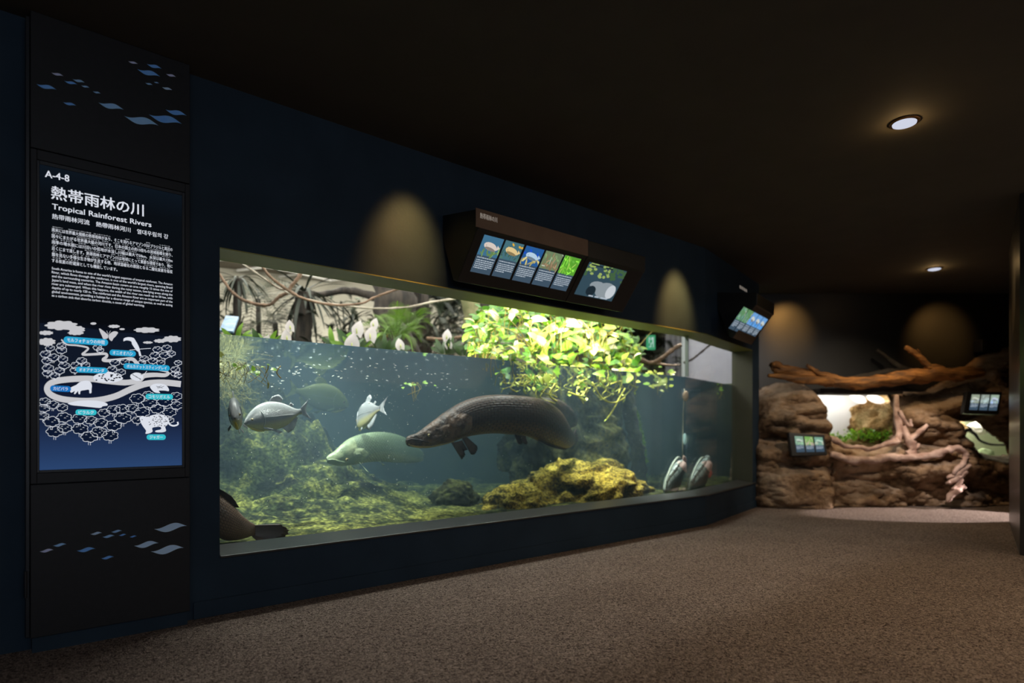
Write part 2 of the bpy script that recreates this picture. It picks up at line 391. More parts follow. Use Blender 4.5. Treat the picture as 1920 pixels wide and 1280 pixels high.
# lit screen: its own picture is a dark field with a blue lower part
def screen_mat():
    m, N, L, b = new_mat('screen_field'); N.remove(b)
    tc = N.new('ShaderNodeTexCoord'); sp = N.new('ShaderNodeSeparateXYZ'); L.new(tc.outputs['Generated'], sp.inputs[0])
    cr = N.new('ShaderNodeValToRGB'); L.new(sp.outputs['Z'], cr.inputs[0]); e = cr.color_ramp.elements
    e[0].position = 0; e[0].color = rgb(42, 68, 110); e[1].position = 1; e[1].color = rgb(13, 21, 30)
    for p, c in ((.07, rgb(35, 55, 92)), (.16, rgb(25, 36, 62)), (.3, rgb(14, 20, 38)), (.45, rgb(12, 18, 32)), (.5, rgb(9, 11, 15)), (.9, rgb(10, 14, 19))):
        x = e.new(p); x.color = c
    em = N.new('ShaderNodeEmission'); L.new(cr.outputs[0], em.inputs[0]); L.new(em.outputs[0], N['Material Output'].inputs[0])
    return m
US = UP - .012
scr = MB(); scr.box(A0, dA, nA, UZ, ss0, ss1, US - .02, US, sz0, sz1)
screen = scr.build('screen', screen_mat(), col)
C_white = emis('screen_white', rgb(218, 222, 232)); C_cloud = emis('screen_cloud', rgb(196, 196, 200))
C_navyd = emis('screen_navy', rgb(14, 24, 46)); C_cyan = emis('screen_cyan', rgb(40, 160, 205)); C_teal = emis('screen_teal', rgb(50, 185, 200))
C_ink = emis('screen_ink', rgb(18, 22, 34)); C_blue = emis('screen_blue', rgb(24, 110, 185)); C_hill = emis('screen_hill', rgb(17, 24, 38))

FCUR = {}
def text_geo(body, bold=0.0, align='LEFT'):
    c = bpy.data.curves.new('t', 'FONT'); c.body = body; c.size = 1; c.offset = bold; c.resolution_u = 2; c.fill_mode = 'FRONT'
    o = bpy.data.objects.new('t', c); COL.objects.link(o)
    dg = bpy.context.evaluated_depsgraph_get(); me = bpy.data.meshes.new_from_object(o.evaluated_get(dg))
    V = [v.co.copy() for v in me.vertices]; Fc = [tuple(p.vertices) for p in me.polygons]
    bpy.data.objects.remove(o); bpy.data.curves.remove(c); bpy.data.meshes.remove(me)
    return V, Fc
def text_on(mb, body, fn, x0, x1, y0, y1, bold=0.0, fit='xy', ref=None, mi=0):
    """put text between x0..x1 and y0 (bottom)..y1 (top) of the map fn(a, b) -> world point"""
    V, Fc = text_geo(body, 0)
    if not V: return
    a0, a1 = min(v.x for v in V), max(v.x for v in V); b0, b1 = min(v.y for v in V), max(v.y for v in V)
    if ref: b0, b1 = ref
    for ox, oy in ([(0, 0)] if not bold else [(-bold, -bold * .5), (bold, -bold * .5), (bold, bold * .5), (-bold, bold * .5)]):
        mb.add([fn(x0 + (v.x - a0 + ox) / (a1 - a0) * (x1 - x0), y0 + (v.y - b0 + oy) / (b1 - b0) * (y1 - y0)) for v in V], Fc, mi)
def on_screen(k): return lambda a, b: WA(a, US + k, b)
def line(mb, body, xa, yt_a, yb_a, xb, bold=0, u=US, ref=None):
    """text line starting at picture x=xa whose glyphs span yt_a..yb_a there, ending at x=xb (measured on the photograph)"""
    s0, zt = sA(xa, yt_a, u); _, zb = sA(xa, yb_a, u); s1, _ = sA(xb, yt_a, u)
    text_on(mb, body, lambda a, b: WA(a, u + .0012, b), s0, s1, zb, zt, bold, ref=ref)
def cz(x, y): return 40 + x / 4.268, 290 + y / 4.268            # helper for measurements taken on an enlarged crop
def tline(name, body, x0, yt, yb, x1, bold, m=None, ref=None):
    mb = MB(); a = cz(x0, yt); b = cz(x0, yb); c = cz(x1, 0)
    line(mb, body, a[0], a[1], b[1], c[0], bold, ref=ref)
    return mesh(name, mb.V, mb.F, m or C_white, screen)
tline('heading_number', 'A-4-8', 190, 123, 178, 383, .016)
tline('heading', '熱帯雨林の川', 240, 246, 352, 978, .016)
tline('heading_english', 'Tropical Rainforest Rivers', 246, 388, 446, 1040, .013, ref=(-.2, .72))
tline('heading_translations', '热带雨林河流　熱帶雨林河川　열대우림의 강', 246, 470, 512, 1175, .012)
jp = ['南米には世界最大規模の熱帯雨林があり、そこを流れるアマゾン川はブラジルと周辺の',
      '国々にまたがる世界最大級の河川です。日本の国土の約15倍もの流域面積を誇り、',
      '雨季の増水期には川沿いの低地が水没し川幅は最大で50km、水深は最大120m',
      '近くにまで達します。熱帯雨林とアマゾン川は地球にとって重要な環境であり、他に',
      '類を見ない多様な生き物が生息する他、地球温暖化の原因となる二酸化炭素を吸収',
      'する炭素の貯蔵庫としても機能しています。']
ruby = ['なんべい　　せかいさいだいきぼ　ねったいうりん　　　　　　なが　　　　　　　がわ　　　　しゅうへん',
        'くにぐに　　　　　　せかいさいだいきゅう　かせん　　にほん　こくど　やく　ばい　　りゅういきめんせき　ほこ',
        'うき　ぞうすいき　　かわぞ　　ていち　　すいぼつ　かわはば　さいだい　　　　　　すいしん　さいだい',
        'ちか　　　　　　たっ　　　　ねったいうりん　　　　　がわ　ちきゅう　　　　　じゅうよう　かんきょう　　　　ほか',
        'るい　み　　　　　たよう　い　もの　せいそく　　ほか　ちきゅうおんだんか　げんいん　　　にさんかたんそ　きゅうしゅう',
        '　　　たんそ　ちょぞうこ　　　　　きのう']
mb = MB(); rb = MB()
for i, (t, r) in enumerate(zip(jp, ruby)):
    x1 = 1209 if i < 5 else 768; y = 583 + 49.3 * i
    a, b, c = cz(244, y), cz(244, y + 31), cz(x1, 0)
    line(mb, t, a[0], a[1], b[1], c[0], .010)
    a, b, c = cz(250, y - 12), cz(250, y - 4), cz(1190 if i < 5 else 640, 0)
    line(rb, r, a[0], a[1], b[1], c[0], .01)
mesh('paragraph', mb.V, mb.F, C_white, screen); mesh('reading_aid', rb.V, rb.F, C_white, screen)
en = ["South America is home to one of the world's largest expanses of tropical rainforest. The Amazon",
      "River, which flows through this rainforest, is one of the world's largest rivers, spanning Brazil",
      "and the surrounding countries. The Amazon basin covers an area roughly 15 times the size of",
      "Japan's land mass, and when the river rises during the rainy season, low-lying areas along the",
      "river are submerged. When this happens, the width of the river can reach up to 50 km, with",
      "depths of up to nearly 120 m. The rainforest and the Amazon River are an important part of the",
      "global environment, providing a habitat for a diverse range of unique species, as well as acting",
      "as a carbon sink that absorbs carbon dioxide, a cause of global warming."]
mb = MB()
for i, t in enumerate(en):
    y = 896 + 31.0 * i; a, b, c = cz(244, y), cz(244, y + 21), cz(1209 if i < 7 else 985, 0)
    line(mb, t, a[0], a[1], b[1] + 1.2, c[0], .010, ref=(-.2, .75))
mesh('paragraph', mb.V, mb.F, C_white, screen)

# map picture on the lower half of the screen (flat print on a lit screen)
def sp(x, y, k):                                               # enlarged-crop coordinates -> point on the screen
    s, z = sA(40 + x / 4, 580 + y / 4, US); return WA(s, US + .0008 + k * .0004, z)
def poly(mb, pts, k, mi=0):
    pts = [Vector((p[0], p[1], 0)) for p in pts]
    tris = tessellate_polygon([pts]); mb.add([sp(p.x, p.y, k) for p in pts], [tuple(t) for t in tris], mi)
def ribbon(mb, pts, ws, k, mi=0, closed=False):
    pts = [Vector((p[0], p[1], 0)) for p in pts]; n = len(pts)
    if not isinstance(ws, (list, tuple)): ws = [ws] * n
    V = []
    for i, p in enumerate(pts):
        a = pts[(i - 1) % n] if closed else pts[max(i - 1, 0)]; b = pts[(i + 1) % n] if closed else pts[min(i + 1, n - 1)]
        t = (b - a).normalized(); q = Vector((-t.y, t.x, 0)) * ws[i] / 2
        V += [sp(p.x + q.x, p.y + q.y, k), sp(p.x - q.x, p.y - q.y, k)]
    Fc = [(2 * i, 2 * i + 1, 2 * i + 3, 2 * i + 2) for i in range(n - 1)]
    if closed: Fc.append((2 * n - 2, 2 * n - 1, 1, 0))
    mb.add(V, Fc, mi)
def sm(pts, n=6): return [(v.x, v.y) for v in smooth_path([Vector((p[0], p[1], 0)) for p in pts], n)]
# hills
h = MB(); poly(h, [(132, 102), (200, 104), (330, 118), (470, 136), (560, 150), (660, 172), (800, 176), (940, 186), (1060, 200), (1196, 210), (1196, 520), (132, 520)], 0)
mesh('hill_drawing', h.V, h.F, C_hill, screen)
def wob_loop(cx, cy, rx, ry, n, lob, amp):
    out = []
    for i in range(n):
        a = 2 * math.pi * i / n; r = 1 + amp * (abs(math.sin(a * lob / 2)) - .6)
        out.append((cx + rx * r * math.cos(a), cy + ry * r * math.sin(a) + .18 * rx * math.cos(a) * 0))
    return out
def cloud(cx, cy, rx, ry):
    mb = MB(); L = wob_loop(cx, cy, rx, ry, 48, 9, .22)
    poly(mb, L, 5); mesh('cloud_drawing', mb.V, mb.F, C_cloud, screen)
for c in ((300, 120, 118, 34), (415, 150, 60, 26), (185, 176, 52, 16), (192, 243, 62, 28), (408, 176, 58, 16), (540, 106, 22, 9), (695, 127, 42, 12),
          (755, 148, 20, 7), (940, 155, 92, 20), (1130, 222, 66, 24), (1040, 236, 46, 14), (948, 248, 36, 9)): cloud(*c)
rv = MB()
ribbon(rv, sm([(300, 225), (340, 262), (420, 270), (500, 288), (478, 318), (460, 338), (540, 336), (628, 332), (640, 352), (612, 378), (660, 384), (760, 376), (830, 372), (860, 396), (890, 420), (1010, 440), (1100, 458)], 5),
       [10 + i * .28 for i in range(81)], 2)
ribbon(rv, sm([(1108, 470), (1080, 492), (1000, 490), (920, 498), (880, 530), (780, 548), (640, 536), (520, 520), (380, 522), (250, 540), (195, 580), (210, 630), (290, 668), (420, 684), (560, 682), (700, 652), (820, 598), (940, 556), (1070, 548), (1196, 560)], 5),
       [24 + 22 * math.sin(min(1, i / 40) * math.pi / 2) for i in range(96)], 2)
mesh('river_drawing', rv.V, rv.F, C_cloud, screen)
# trees
def tree(mb, cx, cy, r, lob=7):
    L = wob_loop(cx, cy, r, r * .62, 28, lob, .2)
    poly(mb, L, 3, 0); ribbon(mb, L, 3.6, 4, 1, True)
    ribbon(mb, [(cx - r * .12, cy + r * .6), (cx - r * .12, cy + r * 1.0)], 3, 4, 1); ribbon(mb, [(cx + r * .12, cy + r * .6), (cx + r * .12, cy + r * 1.0)], 3, 4, 1)
    for q, q2 in ((-.4, -.22), (.12, .1), (.42, -.12)):
        ribbon(mb, [(cx + q * r - 7, cy + q2 * r), (cx + q * r, cy + q2 * r - 5), (cx + q * r + 7, cy + q2 * r)], 2.6, 4, 1)
tr = MB(); rr = random.Random(4)
T1 = [(300, 272, 34), (215, 290, 34), (300, 305, 40), (180, 335, 38), (240, 360, 42), (310, 372, 38), (190, 385, 36), (320, 420, 40), (200, 440, 42), (285, 460, 38), (195, 478, 36), (250, 496, 36),
      (452, 385, 38), (410, 420, 40), (480, 415, 34), (400, 455, 34), (570, 285, 32), (590, 305, 28), (700, 400, 36), (775, 392, 34), (680, 450, 36), (745, 470, 36), (715, 500, 34),
      (920, 368, 32), (1020, 300, 34), (1090, 290, 36), (1000, 345, 36), (1075, 345, 38), (1125, 330, 30), (985, 385, 34), (1045, 400, 32), (905, 395, 28), (1175, 400, 28), (1155, 450, 34), (1180, 490, 30), (1150, 480, 30)]
T2 = [(175, 690, 42), (235, 715, 46), (305, 735, 42), (170, 740, 44), (165, 800, 42), (225, 840, 60), (320, 810, 56), (435, 820, 56), (520, 830, 46), (595, 850, 52), (325, 890, 52), (440, 895, 60), (690, 870, 58), (580, 920, 60),
      (250, 915, 62), (510, 955, 62), (665, 945, 60), (690, 752, 50), (620, 775, 44), (755, 745, 52), (830, 740, 46), (905, 770, 56), (760, 815, 62), (870, 830, 40), (870, 668, 56), (950, 640, 40), (960, 700, 56), (1020, 745, 52), (1075, 690, 56),
      (1110, 770, 50), (1160, 650, 44), (1165, 720, 44), (1110, 830, 34)]
for t in sorted(T1 + T2, key=lambda q: q[1]): tree(tr, *t)
o = mesh('forest_drawing', tr.V, tr.F, [C_navyd, C_white], screen); o.data.polygons.foreach_set('material_index', tr.M)
# animals (line pictures)
def fig(name, polys, k=7, m=C_white):
    mb = MB()
    for p in polys: poly(mb, sm(p + [p[0]], 4)[:-1] if len(p) > 4 else p, k, 0)
    return mb
bf = fig('b', [[(650, 190), (600, 150), (582, 145), (592, 175), (604, 200), (616, 222), (648, 215)], [(654, 190), (690, 165), (724, 172), (708, 200), (690, 218), (676, 238), (656, 218)]])
ribbon(bf, [(648, 185), (640, 160)], 3, 8); ribbon(bf, [(654, 185), (668, 160)], 3, 8); mesh('butterfly_drawing', bf.V, bf.F, C_cloud, screen)
tc = fig('t', [[(765, 240), (768, 218), (800, 208), (840, 214), (856, 235), (872, 262), (884, 290), (888, 316), (866, 312), (846, 286), (830, 262), (822, 240), (790, 232)]])
poly(tc, [(874, 312), (890, 312), (900, 348), (884, 350)], 7); ribbon(tc, [(810, 306), (880, 298), (970, 292)], 4, 8)
mesh('toucan_drawing', tc.V, tc.F, C_white, screen)
dots = MB()
an = fig('a', [[(540, 500), (580, 480), (640, 466), (690, 474), (740, 500), (762, 516), (740, 532), (700, 546), (640, 548), (570, 540), (542, 524)]])
rq = random.Random(3)
for i in range(22): dots_c = (560 + rq.random() * 180, 488 + rq.random() * 50); poly(dots, wob_loop(*dots_c, 8, 5, 8, 2, 0), 9)
mesh('snake_drawing', an.V, an.F, C_white, screen)
sr = fig('s', [[(818, 490), (850, 474), (890, 478), (912, 500), (905, 525), (870, 536), (832, 524), (816, 508)]])
for i in range(12): poly(dots, wob_loop(835 + (i * 29) % 66, 488 + (i * 17) % 38, 4, 3, 8, 2, 0), 9)
ribbon(sr, [(905, 505), (925, 480), (940, 462)], 4, 8); mesh('stingray_drawing', sr.V, sr.F, C_white, screen)
cb = fig('c', [[(362, 600), (372, 584), (410, 566), (440, 544), (480, 534), (512, 540), (528, 566), (526, 598), (524, 626), (510, 626), (506, 602), (470, 606), (444, 612), (440, 634), (428, 632), (424, 612), (404, 634), (394, 630), (400, 612), (372, 624)]])
mesh('capybara_drawing', cb.V, cb.F, C_white, screen)
pr = fig('p', [[(345, 706), (380, 694), (440, 684), (540, 682), (600, 690), (640, 704), (644, 720), (610, 726), (590, 738), (520, 732), (440, 724), (380, 718)]])
mesh('arapaima_drawing', pr.V, pr.F, C_white, screen)
fg = fig('f', [[(962, 580), (990, 560), (1040, 556), (1080, 566), (1102, 590), (1104, 612), (1070, 608), (1030, 610), (1040, 626), (1000, 622), (975, 600)]])
mesh('frog_drawing', fg.V, fg.F, C_white, screen)
for p in ((1010, 575, 1060, 590), (1020, 592, 1070, 575), (1015, 585, 1050, 572)): ribbon(dots, [p[:2], p[2:]], 2.5, 9)
jg = fig('j', [[(886, 812), (905, 798), (940, 804), (990, 790), (1040, 786), (1085, 800), (1105, 830), (1096, 862), (1078, 880), (1084, 908), (1062, 920), (1010, 920), (1006, 908), (1046, 898), (1040, 880), (1000, 882), (980, 890), (982, 916), (952, 930), (930, 930), (934, 908), (914, 880), (896, 850)]])
ribbon(jg, sm([(1100, 830), (1110, 860), (1140, 872), (1172, 862), (1170, 842)]), 12, 7)
for i in range(46):
    a, b = 955 + rq.random() * 138, 798 + rq.random() * 76
    poly(dots, wob_loop(a, b, 4.2, 3.2, 8, 2, 0), 9)
poly(dots, wob_loop(905, 826, 5, 3, 8, 2, 0), 9)
mesh('jaguar_drawing', jg.V, jg.F, C_white, screen); mesh('spots_drawing', dots.V, dots.F, C_ink, screen)
def pill(x0, y0, x1, y1, body, m, hh=42):
    mb = MB(); r = hh / 2; sl = (y1 - y0) / (x1 - x0); cy_ = lambda x: y0 + sl * (x - x0)
    pts = []
    for i in range(9): a = math.pi / 2 + math.pi * i / 8; pts.append((x0 + r + r * math.cos(a), cy_(x0 + r) - r * math.sin(a)))
    for i in range(9): a = -math.pi / 2 + math.pi * i / 8; pts.append((x1 - r + r * math.cos(a), cy_(x1 - r) - r * math.sin(a)))
    poly(mb, pts, 10); lab = mesh('name_label', mb.V, mb.F, m, screen)
    mb = MB(); text_on(mb, body, lambda a, b: sp(a, cy_(a) - b, 12), x0 + r * 1.1, x1 - r * 1.1, -hh * .30, hh * .30, .014)
    mesh('label_text', mb.V, mb.F, C_white, lab)
pill(316, 226, 650, 250, 'モルフォチョウの仲間', C_cyan, 50); pill(660, 322, 858, 334, 'オニオオハシ', C_cyan, 44); pill(765, 424, 1112, 442, 'ボルカドットスティングレイ', C_cyan, 44)
pill(408, 450, 645, 460, 'オオアナコンダ', C_cyan, 44); pill(215, 590, 372, 598, 'カピバラ', C_blue, 44); pill(930, 652, 1136, 656, 'コモリガエル', C_teal, 42)
pill(405, 770, 564, 772, 'ピラルク', C_teal, 42); pill(938, 957, 1082, 957, 'ジャガー', C_teal, 42)

# leaf marks on the upper and lower panels
L_light = mat('pale_blue_print', rgb(186, 218, 250), rgb(192, 222, 250), 30, .5); L_blue = mat('blue_print', rgb(104, 172, 252), rgb(118, 182, 252), 30, .5)
L_mid = mat('steel_blue_print', rgb(148, 200, 250), rgb(156, 206, 250), 30, .5); L_grey = mat('grey_lilac_print', rgb(202, 210, 248), rgb(208, 216, 248), 30, .5)
def leaf_mark(x0, y0, x1, y1, m, par):
    s0, z0 = sA(x0, y0, UP); s1, z1 = sA(x1, y1, UP); z = (z0 + z1) / 2; l = s1 - s0; n = 14; V = []
    for i in range(n + 1):
        t = i / n; c = -.046 * l * math.sin(2 * math.pi * t); hh = .125 * l * max(0, math.sin(math.pi * t)) ** 1.5
        for q in (hh, -hh): V.append(WA(s0 + t * l, UP + .0012, z + c + q))
    mesh('leaf_mark', V, [(2 * i, 2 * i + 1, 2 * i + 3, 2 * i + 2) for i in range(n)], m, par)
for q in ((233, 217, 297, 236, L_mid), (279, 214, 341, 233, L_blue), (310, 205, 350, 217.5, L_blue), (184, 192, 232, 206, L_mid), (257.5, 130, 300, 143.5, L_blue), (275, 120, 303, 129, L_blue),
          (240, 114, 258.5, 121, L_grey), (311, 138, 330, 145, L_grey), (272, 155, 286.5, 160, L_mid), (288, 153, 298.5, 157, L_mid), (303.5, 163, 323, 169.5, L_light), (96, 136, 119, 143, L_grey),
          (120.5, 151.5, 145, 159, L_blue), (136, 148, 159, 155.5, L_mid), (152, 160, 168, 165, L_mid), (174, 171, 189, 176, L_mid), (68, 158, 106, 168, L_blue), (118, 191.5, 143, 198.5, L_blue)):
    leaf_mark(*q, upper)
for q in ((880, 400, 1068, 383, L_light), (765, 494, 907, 483, L_light), (862, 528, 1050, 508, L_light), (515, 430, 583, 421, L_light), (585, 446, 655, 438, L_mid), (634, 418, 697, 409, L_mid),
          (678, 437, 722, 431, L_blue), (740, 446, 781, 440, L_blue), (225, 528, 307, 520, L_grey), (302, 495, 380, 487, L_mid), (438, 524, 545, 513, L_blue), (577, 567, 651, 560, L_blue)):
    leaf_mark(q[0] / 3.048, 860 + q[1] / 3.048, q[2] / 3.048, 860 + q[3] / 3.048, q[4], lower)
# dark side strip with a hinge to the left of the column
s_a, s_b = sA(47.5, 600, UP - .04)[0], sA(57, 600, UP - .03)[0]
st = MB(); st.box(A0, dA, nA, UZ, s_a, sL - .001, .001, UP - .022, zBot, H - .02)
bevel(st.build('side_strip', M_jamb, col), .002)
zh0, zh1 = sA(48, 1120, UP - .02)[1], sA(48, 1070, UP - .02)[1]
st = MB(); st.box(A0, dA, nA, UZ, s_a - .004, sL - .003, UP - .022, UP - .012, zh0, zh1); st.tube([WA(s_a, UP - .012, zh0), WA(s_a, UP - .012, zh1)], .006, 10)
bevel(st.build('hinge', M_jamb, col), .0015)

# ------------------------------------------------------------------ wedge-shaped digital signs over the tank
M_bronze = mat('bronze_brown_fascia', rgb(104, 80, 64), rgb(112, 88, 70), 6, .45)
M_case = mat('black_sign_case', rgb(24, 25, 26), rgb(28, 29, 29), 12, .4)
C_txt = emis('sign_text', rgb(196, 208, 220), .8)
def quad(mb, a, b, c, d, mi=0): mb.add([a, b, c, d], [(0, 1, 2, 3)], mi)
def sub(q, x0, x1, y0, y1):                                    # sub-rectangle of a quad TL,TR,BR,BL with y down
    f_ = lambda x, y: (q[0] * (1 - x) + q[1] * x) * (1 - y) + (q[3] * (1 - x) + q[2] * x) * y
    return f_(x0, y0), f_(x1, y0), f_(x1, y1), f_(x0, y1)
def qp(q, n, k): return lambda x, y: (q[0] * (1 - x) + q[1] * x) * (1 - y) + (q[3] * (1 - x) + q[2] * x) * y + n * (.0012 + k * .0006)
def blob(mb, fn, cx, cy, rx, ry, mi, n=14, rot=0, sh=None):
    pts = []
    for i in range(n):
        a = 2 * math.pi * i / n; x, y = rx * math.cos(a), ry * math.sin(a)
        pts.append(fn(min(1, max(0, cx + x * math.cos(rot) - y * math.sin(rot))), min(1, max(0, cy + x * math.sin(rot) + y * math.cos(rot)))))
    mb.add(pts, [tuple(range(n))], mi)
def picture(parent, q, n, seed, bg, base, body, sky=None, hh=.5, fish=True, rows=6):
    """one lit card: a photograph of an animal over lines of small white text"""
    r = random.Random(seed)
    cols = [emis('card_field', rgb(62, 80, 96)), emis('card_back', bg), emis('card_base', base), emis('card_animal', body), emis('card_shade', tuple(c * .35 for c in body[:3]) + (1,)), C_txt, emis('card_sky', sky or bg),
            emis('card_light', tuple(min(1, c * 1.8) for c in base[:3]) + (1,))]
    mb = MB(); quad(mb, *[p for p in q]); card = mesh('card', mb.V, mb.F, cols[0], parent)
    mb = MB(); fn = qp(q, n, 1); mb.add([fn(0, 0), fn(1, 0), fn(1, hh), fn(0, hh)], [(0, 1, 2, 3)], 1)
    fn2 = qp(q, n, 2)
    for i in range(14): blob(mb, qp(q, n, 2 + .1 * i), r.random(), hh * (.62 + .3 * r.random()), .05 + .1 * r.random(), .015 + .03 * r.random(), r.choice((2, 7, 2)), 8, r.random() * 3)
    for i in range(5): blob(mb, qp(q, n, 3.5 + .1 * i), r.random(), hh * (.1 + .3 * r.random()), .08, .03, 6, 8, r.random())
    if fish:
        blob(mb, qp(q, n, 5), .48, hh * .5, .34, hh * .2, 3, 18, .1); blob(mb, qp(q, n, 5.2), .86, hh * .5, .1, hh * .16, 3, 3); blob(mb, qp(q, n, 6), .5, hh * .62, .28, hh * .08, 4, 12, .1)
        blob(mb, qp(q, n, 6), .26, hh * .46, .02, .012, 4, 8)
    else:
        for i in range(16): blob(mb, qp(q, n, 5 + .1 * i), r.random(), hh * r.random(), .12, .02, r.choice((2, 7, 3)), 6, r.random() * 3)
    pm = mesh('photograph', mb.V, mb.F, cols, card); pm.data.polygons.foreach_set('material_index', mb.M)
    mb = MB()
    y = hh + .05
    for i in range(rows):
        x = .06; end = .94 if i < rows - 1 else .5 + .3 * r.random()
        fn = qp(q, n, 2)
        while x < end:
            wd = .03 + .1 * r.random(); mb.add([fn(x, y), fn(min(end, x + wd), y), fn(min(end, x + wd), y + .026), fn(x, y + .026)], [(0, 1, 2, 3)]); x += wd + .022
        y += .052 if i else .07
    mesh('small_print', mb.V, mb.F, C_txt, card)
    return card

class SignFrame:
    def __init__(s, fn_w, n, d, s0, s1, prof): s.W, s.n, s.d, s.s0, s.s1, s.prof = fn_w, n, d, s0, s1, prof
def wedge(mb, W, s0, s1, prof):
    n = len(prof); V = [W(s0, u, z) for u, z in prof] + [W(s1, u, z) for u, z in prof]
    mb.add(V, [tuple(range(n)), tuple(reversed(range(n, 2 * n)))] + [(i, (i + 1) % n, (i + 1) % n + n, i + n) for i in range(n)])
prof = [(0.001, 2.335), (0.001, 2.174), (.12, 1.892), (.165, 1.875), (.372, 2.150), (.388, 2.158), (.3915, 2.272)]
q0 = WA(0, .165, 1.875); fv = (WA(0, .372, 2.150) - q0).normalized(); fn_face = dA.cross(fv).normalized()
if fn_face.dot(nA) < 0: fn_face = -fn_face
def face(x, y): return hit(x, y, q0, fn_face)
def fs(x, y): return (face(x, y) - A0).dot(dA)
lo_s, hi_s = sA(830, 450)[0], sA(1183, 520, .25)[0]
sign = empty('digital_sign', WA((lo_s + hi_s) / 2, .15, 1.9), 'long black wedge sign with five lit cards above the big aquarium', 'sign')
mid = fs(1091, 500)
mb = MB(); wedge(mb, WA, lo_s, mid, prof); bevel(mb.build('left_case', M_case, sign), .004)
mb = MB(); wedge(mb, WA, mid + .004, hi_s, prof); bevel(mb.build('right_case', M_case, sign), .004)
mb = MB(); mb.box(A0, dA, nA, UZ, fs(899, 400) - .0, mid - .004, .388, .396, 2.158, 2.272); fas = bevel(mb.build('fascia', M_bronze, sign), .002)
mb = MB(); s0 = sA(900, 405, .396)[0]; s1 = sA(932, 410, .396)[0]
text_on(mb, '熱帯雨林の川', lambda a, b: WA(a, .3975, b), s0, s1, 2.215, 2.248, .03)
mesh('fascia_lettering', mb.V, mb.F, emis('fascia_text', rgb(150, 140, 130), .7), fas)
def card_quad(pts, ox=800, oy=380, k=4.8):
    return [face(ox + a / k, oy + b / k) for a, b in pts]
def squared(q):                                                # make a measured quad a true rectangle on the tilted face
    a = (((q[0] - A0).dot(dA)) + ((q[3] - A0).dot(dA))) / 2; b = (((q[1] - A0).dot(dA)) + ((q[2] - A0).dot(dA))) / 2
    t = ((q[0] - q0).dot(fv) + (q[1] - q0).dot(fv)) / 2; u = ((q[3] - q0).dot(fv) + (q[2] - q0).dot(fv)) / 2
    o = q0 - dA * ((q0 - A0).dot(dA))
    return [o + dA * a + fv * t + fn_face * .002, o + dA * b + fv * t + fn_face * .002, o + dA * b + fv * u + fn_face * .002, o + dA * a + fv * u + fn_face * .002]
cards = [([(510, 285), (683, 322), (577, 655), (397, 617)], rgb(64, 110, 140), rgb(100, 130, 80), rgb(214, 200, 190), None, .52, True),
         ([(705, 333), (868, 372), (755, 690), (592, 655)], rgb(70, 110, 120), rgb(60, 90, 80), rgb(222, 196, 140), rgb(220, 170, 60), .5, True),
         ([(887, 380), (1048, 420), (935, 728), (777, 695)], rgb(40, 90, 150), rgb(170, 160, 100), rgb(180, 205, 225), rgb(30, 80, 200), .5, True),
         ([(1062, 425), (1218, 462), (1108, 765), (955, 733)], rgb(110, 130, 96), rgb(130, 110, 84), rgb(180, 190, 170), rgb(130, 160, 110), .5, False),
         ([(1235, 468), (1380, 500), (1262, 798), (1120, 768)], rgb(90, 160, 50), rgb(120, 190, 60), rgb(180, 214, 100), rgb(110, 180, 70), .52, False)]
for i, (pts, bg, ba, bo, sk_, hh, fi) in enumerate(cards): picture(sign, squared(card_quad(pts)), fn_face, i + 3, bg, ba, bo, sk_, hh, fi)
# the big picture of a pale round fish under foliage
q = squared(card_quad([(1450, 535), (1787, 605), (1680, 890), (1338, 822)])); r = random.Random(9)
cols = [emis('big_back', rgb(52, 74, 86)), emis('big_leaf', rgb(150, 172, 96)), emis('big_leaf_dark', rgb(66, 96, 62)), emis('big_fish', rgb(140, 150, 156)), emis('big_fish_light', rgb(196, 202, 208)), emis('big_dark', rgb(30, 42, 50)), C_txt]
mb = MB(); mb.add(q, [(0, 1, 2, 3)], 0)
for i in range(60):
    x = r.random(); blob(mb, qp(q, fn_face, 1 + i * .02), x, r.random() * .36, .05, .04, 1 if x < .62 and r.random() < .7 else 2, 6, r.random() * 3)
blob(mb, qp(q, fn_face, 3), .70, .72, .26, .26, 3, 24); blob(mb, qp(q, fn_face, 4), .84, .72, .12, .22, 4, 18); blob(mb, qp(q, fn_face, 3.4), .45, .62, .2, .14, 3, 14); blob(mb, qp(q, fn_face, 5), .34, .8, .12, .16, 5, 12)
fn = qp(q, fn_face, 6)
for x0, x1, y in ((.06, .36, .03), (.44, .62, .03), (.34, .46, .93), (.5, .6, .93), (.66, .84, .93)): mb.add([fn(x0, y), fn(x1, y), fn(x1, y + .04), fn(x0, y + .04)], [(0, 1, 2, 3)], 6 if y > .5 else 5)
o = mesh('screen', mb.V, mb.F, cols, sign); o.data.polygons.foreach_set('material_index', mb.M)
